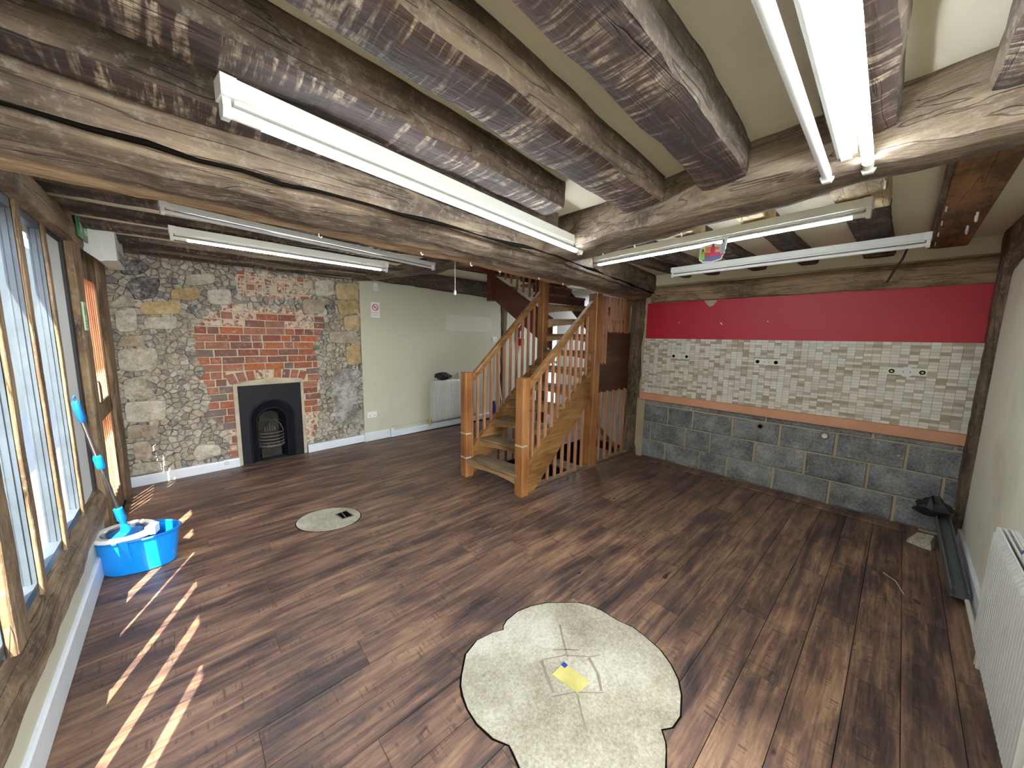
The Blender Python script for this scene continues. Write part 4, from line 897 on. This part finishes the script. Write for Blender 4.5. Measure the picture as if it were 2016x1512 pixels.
obj('cigarette', sbox(2.655, 2.705, 2.004, 2.014, .049, .0505), 'black', t)
rot = (math.radians(90), 0, TH)
text('lettering', 'NO SMOKING', .019, 'sign_red', t, SP(2.68, 1.927, .0495), rot); text('lettering', 'It is against the law', .0125, 'black', t, SP(2.68, 1.905, .0495), rot); text('lettering', 'to smoke in these premises', .0095, 'black', t, SP(2.68, 1.888, .0495), rot)
def socket(s, z_, label, w=.075, name='wall_socket'):
    t = thing(name, SP(s, z_, .045), label, 'socket', 'electrical fittings on the back wall'); obj('plate', sbox(s-w, s+w, z_-.045, z_+.045, .045, .057), 'white_pl', t)
    for q in (-.5, .5): obj('switch', sbox(s+q*w-.012, s+q*w+.012, z_, z_+.02, .057, .061), 'white_pl', t); obj('pin_slot', sbox(s+q*w-.004, s+q*w+.004, z_-.025, z_-.010, .057, .0585), 'hole', t)
socket(2.575, .40, 'white double socket low on the cream wall near the stonework')
socket(5.12, 1.56, 'white socket plate with a black plug at the end of the cream wall', .06)
tag(obj('cable_junction', sbox(5.16, 5.22, 2.35, 2.45, .045, .08), 'white_pl'), 'small white junction box at the top of the cream wall by the stair', 'junction box')
tag(obj('wall_patch', sbox(3.95, 5.05, 1.70, 1.98, .045, .0475), plaster('faded_cream_patch', (.56, .555, .50))), 'faded rectangular patch where a sign was on the cream wall', 'patch')
rag('black_cloth', SP(3.87, .838, .10), .14, .06, .13, 'black', 'crumpled black cloth on top of the radiator by the staircase', 'cloth', 6)
t = thing('paper_roll', SP(4.23, .838, .10), 'white paper roll standing on the radiator behind the newel post', 'paper roll'); rl = obj('roll', MB().tube([SP(4.25, .838, .10), SP(4.25, .965, .10)], .055, 18), 'paper', t); obj('core', MB().tube([SP(4.25, .965, .10), SP(4.25, .968, .10)], .018, 12), 'hole', rl)
t = thing('fire_extinguisher', SP(5.86, 1.43, .1), 'red fire extinguisher on the wall seen through the stair balusters', 'extinguisher')
obj('cylinder', MB().tube([SP(5.86, 1.43, .09), SP(5.86, 1.45, .09), SP(5.86, 1.78, .09), SP(5.86, 1.83, .09)], [.06, .075, .075, .03], 16), 'ext_red', t, smooth=True); obj('label_band', MB().tube([SP(5.86, 1.58, .09), SP(5.86, 1.74, .09)], .0762, 16), 'paper', t, smooth=True)
obj('valve_head', MB().tube([SP(5.86, 1.83, .09), SP(5.86, 1.87, .09)], .02, 8), 'black', t); obj('hose', MB().tube([SP(5.84, 1.85, .1), SP(5.78, 1.8, .11), SP(5.77, 1.6, .11)], .012, 8), 'black', t)
for s_, z0, z1, s2, mh, lb in ((4.95, .12, 1.15, 5.02, 'navy', 'broom with a white handle and navy head leaning on the cream wall behind the stair'), (5.18, .1, 1.3, 5.15, 'grey_pl', 'white pole leaning on the wall beside the broom')):
    t = thing('broom', SP(s_, 0, .2), lb, 'broom', 'cleaning poles behind the stair'); obj('handle', MB().tube([SP(s_, z0+.18, .22), SP(s2, z1, .07)], .011, 8), 'white_pl', t)
    obj('head', MB().prism([SP(s_-.06, 0.01, .22), SP(s_+.06, 0.01, .22), SP(s_+.05, .17, .22), SP(s_+.015, .36, .22), SP(s_-.015, .36, .22), SP(s_-.05, .17, .22)], SN*.035), mh, t)
# exit sign, heater, sticker
t = thing('exit_sign', (.05, 4.93, 2.3), 'green emergency exit sign high on the timber beside the white heater', 'sign')
obj('plate', MB().prism([(.05, 4.69, 2.36), (.05, 5.07, 2.40), (.05, 5.05, 2.24), (.05, 4.68, 2.225)], (.006, 0, 0)), 'green', t)
obj('arrow', MB().prism([(.056, 4.92, 2.305), (.056, 4.99, 2.345), (.056, 4.99, 2.32), (.056, 5.045, 2.325), (.056, 5.045, 2.29), (.056, 4.99, 2.29), (.056, 4.99, 2.27)], (.001, 0, 0)), 'pale_green', t)
obj('running_figure', MB().prism([(.056, 4.78, 2.26), (.056, 4.80, 2.31), (.056, 4.77, 2.33), (.056, 4.81, 2.345), (.056, 4.85, 2.32), (.056, 4.84, 2.29), (.056, 4.87, 2.26), (.056, 4.82, 2.285)], (.001, 0, 0)), 'pale_green', t)
t = thing('door_heater', (.1, 5.3, 2.2), 'pale grey box-shaped air heater above the slatted door', 'heater')
obj('casing', MB().prism([(.03, 5.08, 2.20), (.03, 5.08, 2.42), (.115, 5.08, 2.42), (.19, 5.08, 2.36), (.19, 5.08, 2.14), (.10, 5.08, 2.13)], (0, .58, 0)), 'grey_pl', t)
obj('side_plate', MB().prism([(.025, 5.075, 2.19), (.025, 5.075, 2.425), (.115, 5.075, 2.425), (.12, 5.075, 2.125), (.10, 5.075, 2.125)], (0, .006, 0)), 'grey_pl', t)
grl = obj('grille', B((.188, 5.16, 2.16), (.194, 5.6, 2.24)), 'alu', t)
for i in range(5): obj('grille_slat', B((.194, 5.16, 2.168+i*.015), (.198, 5.6, 2.173+i*.015)), 'grey_pl', grl)
t = thing('green_sticker', (.04, 4.66, 1.69), 'pale green instruction sticker on the timber door post', 'sticker')
obj('sheet', B((.034, 4.63, 1.60), (.042, 4.72, 1.79)), 'pale_green', t); obj('arrow', MB().prism([(.042, 4.66, 1.70), (.042, 4.69, 1.70), (.042, 4.69, 1.74), (.042, 4.70, 1.74), (.042, 4.675, 1.77), (.042, 4.65, 1.74), (.042, 4.66, 1.74)], (.001, 0, 0)), 'green', t)
for i in range(3): obj('line', B((.042, 4.645, 1.62+i*.02), (.043, 4.705, 1.627+i*.02)), 'green', t)

# ---------------------------------------------------------------- staircase
st = thing('staircase', (3.5, 3.8, 0), 'open-riser pine staircase with square newel posts and slim balusters, rising to the right', 'staircase')
NL, NR, NI, NO = (2.85, 4.16), (2.96, 3.365), (4.06, 4.14), (4.23, 3.44)
def newel(c, z0, z1, w=.1, cap=False, mat='pine_z', **k):
    return obj('newel_post', MB().cham((c[0]-w/2, c[1]-w/2, z0), (c[0]+w/2, c[1]+w/2, z1), .004), mat, st, **k)
newel(NL, 0, 1.205, .105); newel(NR, 0, 1.208, .105); newel(NI, -.9, 3.2, .1); newel(NO, -1.2, 2.14, .12)
for c, zz in ((NL, .50), (NL, .22), (NR, .52)): obj('scuff_band', MB().box((c[0]-.0535, c[1]-.053, zz), (c[0]+.02, c[1]+.053, zz+.018)), 'fire_surround', st, label='pale scraped band')
def lerp2(a, b, t): return (a[0]+(b[0]-a[0])*t, a[1]+(b[1]-a[1])*t)
def railbox(a, b, w, h, mat, name, side=None, **k):
    a, b = Vector(a), Vector(b); d = (b-a); s = Vector((-d.y, d.x, 0)).normalized()*w/2
    prof = [(-1, -.5), (1, -.5), (1, .2), (.7, .5), (-.7, .5), (-1, .2)]
    return obj(name, MB().rings([[p+s*u+Vector((0, 0, h*v)) for u, v in prof] for p in (a, b)]), mat, st, **k)
railbox((NL[0]+.05, NL[1], 1.12), (NI[0]-.04, NI[1]+.02, 2.17), .06, .085, 'pine_x', 'handrail'); railbox((NR[0]+.05, NR[1]+.01, 1.10), (NO[0]-.05, NO[1], 2.03), .06, .085, 'pine_x', 'handrail')
def string(a, b, za0, za1, zb0, zb1, mat='pine_x', w=.035, name='string'):
    A_, B_ = Vector((*a, 0)), Vector((*b, 0)); s = (B_-A_).normalized(); s = Vector((-s.y, s.x, 0))*w/2
    return obj(name, MB().rings([[p+q+Vector((0, 0, z)) for q, z in ((-s, z0), (s, z0), (s, z1), (-s, z1))] for p, z0, z1 in ((A_, za0, za1), (B_, zb0, zb1))]), mat, st)
string((NR[0]+.05, 3.375), (NO[0]-.06, 3.435), -.12, .27, .87, 1.24); string((NL[0]+.05, 4.165), (NI[0], 4.155), -.04, .31, 1.0, 1.36)
obj('string_cap', MB().rings([[Vector(p)+Vector((0, u*.03, v*.018)) for u, v in ((-1, 0), (1, 0), (1, 1), (-1, 1))] for p in ((NR[0]+.05, 3.375, .27), (NO[0]-.06, 3.435, 1.24))]), 'pine_x', st)
obj('string_cap', MB().rings([[Vector(p)+Vector((0, u*.03, v*.018)) for u, v in ((-1, 0), (1, 0), (1, 1), (-1, 1))] for p in ((NL[0]+.05, 4.165, .31), (NI[0], 4.155, 1.36))]), 'pine_x', st)
for i in range(10):
    t_ = (i+1)/11; x = NR[0]+.05+(NO[0]-NR[0]-.11)*t_; y = 3.375+.06*t_; zb = .288+(1.258-.288)*t_; zt = 1.06+(1.99-1.06)*t_
    obj('baluster', B((x-.014, y-.014, zb-.01), (x+.014, y+.014, zt+.01), .002), 'baluster', st)
    x = NL[0]+.05+(NI[0]-NL[0]-.10)*t_; y = 4.165-.01*t_; zb = .328+(1.35-.328)*t_; zt = 1.08+(2.13-1.08)*t_
    obj('baluster', B((x-.014, y-.014, zb-.01), (x+.014, y+.014, zt+.01), .002), 'baluster', st)
for i in range(7):
    z_ = .185+.2055*i; xl = 2.80+.205*i; xr = 2.90+.208*i
    yl, yr = 4.15, 3.39+.008*i
    obj('tread', MB().prism([(xl, yl, z_), (xr, yr, z_), (xr+.245, yr, z_), (xl+.245, yl, z_)], (0, 0, .032)), 'tread', st)
    A_ = Vector((xl+.02, yl, z_)); B_ = Vector((xr+.02, yr, z_)); P = []; n = 12
    for k in range(n+1):
        u = k/n; P.append(A_.lerp(B_, u)+Vector((0, 0, -.085+.045*math.sin(math.pi*u)**.7)))
    mb = MB(); top = [A_.lerp(B_, k/n) for k in range(n+1)]
    for k in range(n): mb.prism([top[k], top[k+1], P[k+1], P[k]], (.02, 0, 0))
    obj('riser_apron', mb, 'apron', st)
# winders round the inner newel
W = [[(4.08, 4.12), (4.20, 3.46), (4.62, 3.46)], [(4.10, 4.12), (4.60, 3.46), (5.06, 3.46), (5.06, 3.76)], [(4.12, 4.14), (5.06, 3.74), (5.06, 4.22)]]
for i, p in enumerate(W):
    z_ = 1.625+.195*i
    obj('winder_tread', MB().prism([(x, y, z_) for x, y in p], (0, 0, .032)), 'tread', st)
    a, b = Vector((*p[0], z_)), Vector((*(p[1] if i < 2 else p[1]), z_)); mb = MB(); n = 10
    for k in range(n):
        u0, u1 = k/n, (k+1)/n; q0, q1 = a.lerp(b, u0), a.lerp(b, u1); mb.prism([q0, q1, q1-Vector((0, 0, .09-.05*math.sin(math.pi*u1)**.7)), q0-Vector((0, 0, .09-.05*math.sin(math.pi*u0)**.7))], (.015, .012, 0))
    obj('riser_apron', mb, 'apron', st)
for i in range(7):
    z_ = 2.17+.165*i; y = 4.2+.26*i
    if y > 5.5: break
    obj('upper_tread', MB().box((4.22, y, z_), (5.06, y+.29, z_+.032)), 'tread', st); obj('upper_riser', MB().box((4.22, y+.015, z_-.09), (5.06, y+.033, z_)), 'red_string', st)
string((4.20, 4.10), (4.20, 5.40), 1.44, 1.87, 2.24, 2.60, 'red_string'); string((5.08, 3.98), (5.08, 5.40), 1.55, 1.82, 2.95, 3.2, 'red_string')
newel((4.2, 5.40), 2.17, 3.3, .1, mat='red_string')
railbox((4.2, 4.2, 2.75), (4.2, 5.35, 3.42), .06, .07, 'pine_x', 'handrail')
for i in range(8):
    y = 4.28+i*.13; zb = 1.93+(y-4.10)*.56; obj('baluster', B((4.186, y-.014, zb), (4.214, y+.014, zb+.85), .002), 'baluster', st)
# side panel and stairwell balustrade
mb = MB().prism([(4.30, 3.445, .92), (5.09, 3.445, .905), (5.09, 3.445, 1.70), (4.53, 3.445, 1.69), (4.53, 3.445, 1.30), (4.30, 3.445, 1.29)], (0, .018, 0))
obj('side_panel', mb, 'dark_ply', st, label='dark stained plywood panel')
for x in (4.345, 4.43, 4.50): obj('baluster', B((x-.014, 3.44, 1.28), (x+.014, 3.468, 2.13), .002), 'baluster', st)
for x in (4.60, 4.68, 4.76, 4.84): obj('baluster', B((x-.014, 3.44, 1.68), (x+.014, 3.468, 2.13), .002), 'baluster', st)
obj('half_newel', B((4.92, 3.43, 1.68), (5.04, 3.475, 2.13), .003), 'pine_z', st)
obj('kerb_rail', B((3.12, 3.40, 0.0), (5.10, 3.46, .025), .004), 'tread', st)
for i in range(5):
    x = 4.42+i*.145; obj('baluster', B((x-.015, 3.42, .02), (x+.015, 3.45, .93), .002), 'baluster', st)
for i in range(7):
    x = 3.30+i*.125; zt = -.12+(x-3.01)*.99/1.16-.02
    if zt > .08: obj('baluster', B((x-.015, 3.415, .02), (x+.015, 3.445, zt+.03), .002), 'baluster', st)
for i in range(6): x = 3.0+i*.13; obj('far_baluster', B((x-.014, 4.225, 0), (x+.014, 4.25, .1+.9*(x-2.9)), .002), 'baluster', st)
railbox((5.25, 3.55, -.12), (5.25, 4.22, .40), .045, .06, 'pine_x', 'wall_rail')
for i in range(6): obj('lower_tread', MB().box((4.3-.22*i, 3.5, -.22-.2*i), (4.55-.22*i, 4.2, -.19-.2*i)), 'tread', st)
# stairwell walls and back room
struct('wall_stairwell', MB().box((HX0-.02, HY0-.02, -1.8), (5.3, HY0, -.015)).box((HX0-.02, HY1, -1.8), (5.3, HY1+.02, -.015)).box((HX0-.02, HY0, -1.8), (HX0, HY1, -.015)).box((HX0, HY0, -1.85), (5.3, HY1, -1.8)), 'gap')
struct('wall_stair_white', MB().box((5.34, 3.30, -1.8), (5.44, 4.30, 2.5)), 'white_wall')
dr2 = MB().box((6.8, 3.2, -.1), (6.95, 6.20, 2.7)).box((6.8, 6.52, -.1), (6.95, 6.9, 2.7)).box((6.8, 6.2, 2.04), (6.95, 6.52, 2.7)).box((5.46, 3.2, -.1), (6.95, 3.3, 2.7))
struct('wall_far', dr2, 'white_wall')
d2 = thing('door_2', (6.85, 6.36, 0), None, None, kind='structure')
obj('glazed_leaf_frame', MB().box((6.84, 6.20, 0), (6.88, 6.25, 2.04)).box((6.84, 6.47, 0), (6.88, 6.52, 2.04)).box((6.84, 6.20, 0), (6.88, 6.52, .1)).box((6.84, 6.20, 1.95), (6.88, 6.52, 2.04)).box((6.84, 6.2, 1.02), (6.88, 6.52, 1.08)), 'white_pl', d2)
obj('pane', B((6.855, 6.24, .1), (6.86, 6.48, 1.02)), 'glass', d2); obj('pane', B((6.855, 6.24, 1.08), (6.86, 6.48, 1.95)), 'glass', d2)

# ---------------------------------------------------------------- floor inlays
blobp = [(1.372, 2.128), (1.45, 2.206), (1.544, 2.237), (1.64, 2.22), (1.695, 2.195), (1.71, 2.215), (1.75, 2.232), (1.84, 2.24), (1.93, 2.219), (2.02, 2.175), (2.102, 2.106), (2.165, 2.05), (2.201, 1.991), (2.22, 1.92), (2.222, 1.86), (2.225, 1.81), (2.245, 1.73), (2.237, 1.653), (2.215, 1.56), (2.172, 1.487), (2.12, 1.43), (2.054, 1.389), (1.96, 1.354), (1.89, 1.357), (1.847, 1.385), (1.81, 1.35), (1.782, 1.335), (1.72, 1.31), (1.6, 1.31), (1.49, 1.36), (1.38, 1.45), (1.32, 1.56), (1.315, 1.66), (1.335, 1.73), (1.341, 1.76), (1.31, 1.82), (1.295, 1.908), (1.30, 1.98), (1.319, 2.044), (1.34, 2.09)]
t = thing('floor_patch', (1.75, 1.78, 0), 'large cloverleaf patch of bare speckled concrete in the plank floor, with a brass plate', 'floor patch')
cc = Vector((1.76, 1.78)); big = []
for i, p in enumerate(blobp):
    p = Vector(p); q = cc+(p-cc)*(1.018+.008*noise.noise((i*.9, 0, 0))); big.append((q.x, q.y, -.004))
obj('dark_rim', MB().prism(big, (0, 0, .0055)), 'hole', t); obj('screed', MB().prism([(x, y, -.004) for x, y in blobp], (0, 0, .0085)), 'screed', t)
Z1 = .0046
bpl = obj('brass_plate', MB().prism([(1.692, 1.843, Z1), (1.78, 1.843, Z1), (1.797, 1.701, Z1), (1.709, 1.706, Z1)], (0, 0, .003)), 'brass', t); obj('blue_cap', MB().box((1.762, 1.822, Z1+.003), (1.784, 1.846, Z1+.006)), 'navy', bpl)
for pl_, w_ in (([(1.952, 2.012), (1.89, 1.94), (1.824, 1.855)], .006), ([(1.706, 1.705), (1.65, 1.64), (1.605, 1.579)], .005), ([(1.718, 1.928), (1.82, 1.87), (1.914, 1.775), (1.96, 1.75)], .003), ([(1.612, 1.772), (1.70, 1.72), (1.801, 1.628)], .003), ([(1.71, 1.93), (1.67, 1.86), (1.63, 1.78)], .009), ([(1.90, 1.78), (1.86, 1.70), (1.80, 1.64)], .008), ([(1.80, 1.93), (1.86, 1.88), (1.90, 1.84)], .004)):
    mb = MB()
    for (a, b), (c, d) in zip(pl_, pl_[1:]):
        v = Vector((c-a, d-b)).normalized(); s_ = Vector((-v.y, v.x))*w_; mb.prism([(a+s_.x, b+s_.y, Z1-.002), (a-s_.x, b-s_.y, Z1-.002), (c-s_.x*.7, d-s_.y*.7, Z1-.002), (c+s_.x*.7, d+s_.y*.7, Z1-.002)], (0, 0, .0026))
    obj('glue_mark', mb, 'stain', t)
obj('ring_mark', MB().tube([(1.594+.018*math.cos(a*math.pi/10), 1.713+.018*math.sin(a*math.pi/10), Z1) for a in range(21)], .0012, 5, cap=False), 'stain', t)
t = thing('floor_patch', (1.34, 4.11, 0), 'smaller oval of bare concrete in the floor with an open square drain', 'floor patch')
P = [(1.345+.255*math.cos(a*math.pi/18)*math.cos(-.6)-.205*math.sin(a*math.pi/18)*math.sin(-.6), 4.108+.255*math.cos(a*math.pi/18)*math.sin(-.6)+.205*math.sin(a*math.pi/18)*math.cos(-.6)) for a in range(36)]
obj('dark_rim', MB().prism([(1.345+(x-1.345)*1.03, 4.108+(y-4.108)*1.03, -.004) for x, y in P], (0, 0, .0055)), 'hole', t); obj('screed', MB().prism([(x, y, -.004) for x, y in P], (0, 0, .0085)), 'screed', t)
dfr = obj('drain_frame', MB().prism([(1.405, 4.156, .004), (1.506, 4.162, .004), (1.528, 4.02, .004), (1.426, 4.02, .004)], (0, 0, .003)), 'steel', t); obj('drain_opening', MB().prism([(1.42, 4.145, .006), (1.50, 4.15, .006), (1.515, 4.032, .006), (1.434, 4.032, .006)], (0, 0, .0018)), 'hole', t)
obj('drain_bar', B((1.455, 4.035, .0078), (1.463, 4.145, .0095)), 'steel', dfr)

# ---------------------------------------------------------------- mop bucket and mop
BC = Vector((.195, 4.275)); ba = math.radians(-19); bx_, by_ = Vector((math.cos(ba), math.sin(ba))), Vector((-math.sin(ba), math.cos(ba)))
def boval(z_, k, sx=.215, sy=.15, n=36):
    r = []
    for i in range(n):
        a = 2*math.pi*i/n; c, s_ = math.cos(a), math.sin(a)
        x = sx*math.copysign(abs(c)**.85, c); y = sy*math.copysign(abs(s_)**.9, s_)*(1-.22*max(0, c)-.06*math.exp(-((x+.0)/.05)**2))
        p = BC+bx_*x*k+by_*y*k; r.append(Vector((p.x, p.y, z_)))
    return r
t = thing('mop_bucket', (BC.x, BC.y, 0), 'bright blue oval mop bucket with a white spin basket, by the window wall', 'bucket')
obj('tub', MB().rings([boval(.002, .78), boval(.01, .84), boval(.10, .90), boval(.24, .985), boval(.24, .965), boval(.10, .88), boval(.02, .82)], True), 'blue', t, smooth=True)
obj('rim', MB().tube(boval(.242, 1.01)+boval(.242, 1.01)[:1], .009, 8, cap=False), 'blue_dk', t, smooth=True)
RC = BC-bx_*.065; 
def circ(z_, r, n=28, c=RC, sq=1.): return [Vector((c.x, c.y, z_))+Vector((bx_.x, bx_.y, 0))*r*math.cos(2*math.pi*i/n)+Vector((by_.x, by_.y, 0))*r*sq*math.sin(2*math.pi*i/n) for i in range(n)]
obj('basket_collar', MB().rings([circ(.235, .155, sq=.95), circ(.262, .158, sq=.95), circ(.272, .148, sq=.95), circ(.268, .118, sq=.95), circ(.24, .115, sq=.95)], False), 'white_pl', t, smooth=True)
obj('spin_basket', MB().rings([circ(.265, .116, sq=.95), circ(.17, .09, sq=.95), circ(.14, .01, sq=.95)], False), 'steel', t, smooth=True)
cr = Vector((RC.x, RC.y, 0))+Vector((bx_.x, bx_.y, 0))*.135
obj('collar_clip', MB().prism([cr+Vector((-.03, -.05, .235)), cr+Vector((.02, -.07, .235)), cr+Vector((.04, -.01, .235)), cr+Vector((.0, .04, .235))], (0, 0, .055)), 'white_pl', t)
obj('handle_tab', MB().prism([Vector((BC.x, BC.y, .25))+Vector((-by_.x*.13, -by_.y*.13, 0))+Vector((-.04, -.01, 0)), Vector((BC.x, BC.y, .25))+Vector((-by_.x*.13, -by_.y*.13, 0))+Vector((.0, -.015, 0)), Vector((BC.x, BC.y, .10))+Vector((-by_.x*.135, -by_.y*.135, 0))+Vector((.015, -.012, 0))], (0, -.006, 0)), 'blue', t)
t = thing('spin_mop', (.14, 4.29, .27), 'spin mop with steel handle and blue grips standing in the blue bucket', 'mop')
a, b = Vector((.14, 4.29, .27)), Vector((.035, 4.035, 1.20)); d = (b-a)
obj('mop_disc', MB().rings([circ(.235, .08), circ(.255, .085), circ(.265, .04)], True), 'blue_dk', t, smooth=True)
obj('pole', MB().tube([a+d*.05, b-d*.03], .0115, 12), 'steel', t, smooth=True)
obj('swivel_joint', MB().tube([a, a+d*.05, a+d*.07, a+d*.10, a+d*.19], [.03, .016, .014, .024, .022], 10), 'blue', t, smooth=True)
obj('lock_sleeve', MB().tube([a+d*.52, a+d*.535, a+d*.60, a+d*.615], [.017, .021, .021, .016], 12), 'blue', t, smooth=True)
obj('grip', MB().tube([a+d*.86, a+d*.88, a+d*.985, b], [.013, .018, .017, .009], 12), 'blue_dk', t, smooth=True)
obj('hanging_loop', MB().tube([b, b+Vector((-.004, -.01, .02)), b+Vector((0, .008, .03)), b+Vector((.003, .012, .01))], .003, 6), 'blue_dk', t)
# bottle on right radiator
t = thing('spray_bottle', (2.93, .46, .755), 'white bottle with a dark blue cap on the radiator at the right edge', 'bottle')
obj('bottle', MB().tube([(2.90, .445, .772), (2.74, .445, .775)], [.022, .024], 12), 'white_pl', t, smooth=True); obj('cap', MB().tube([(2.95, .445, .772), (2.90, .445, .772)], .015, 12), 'navy', t)
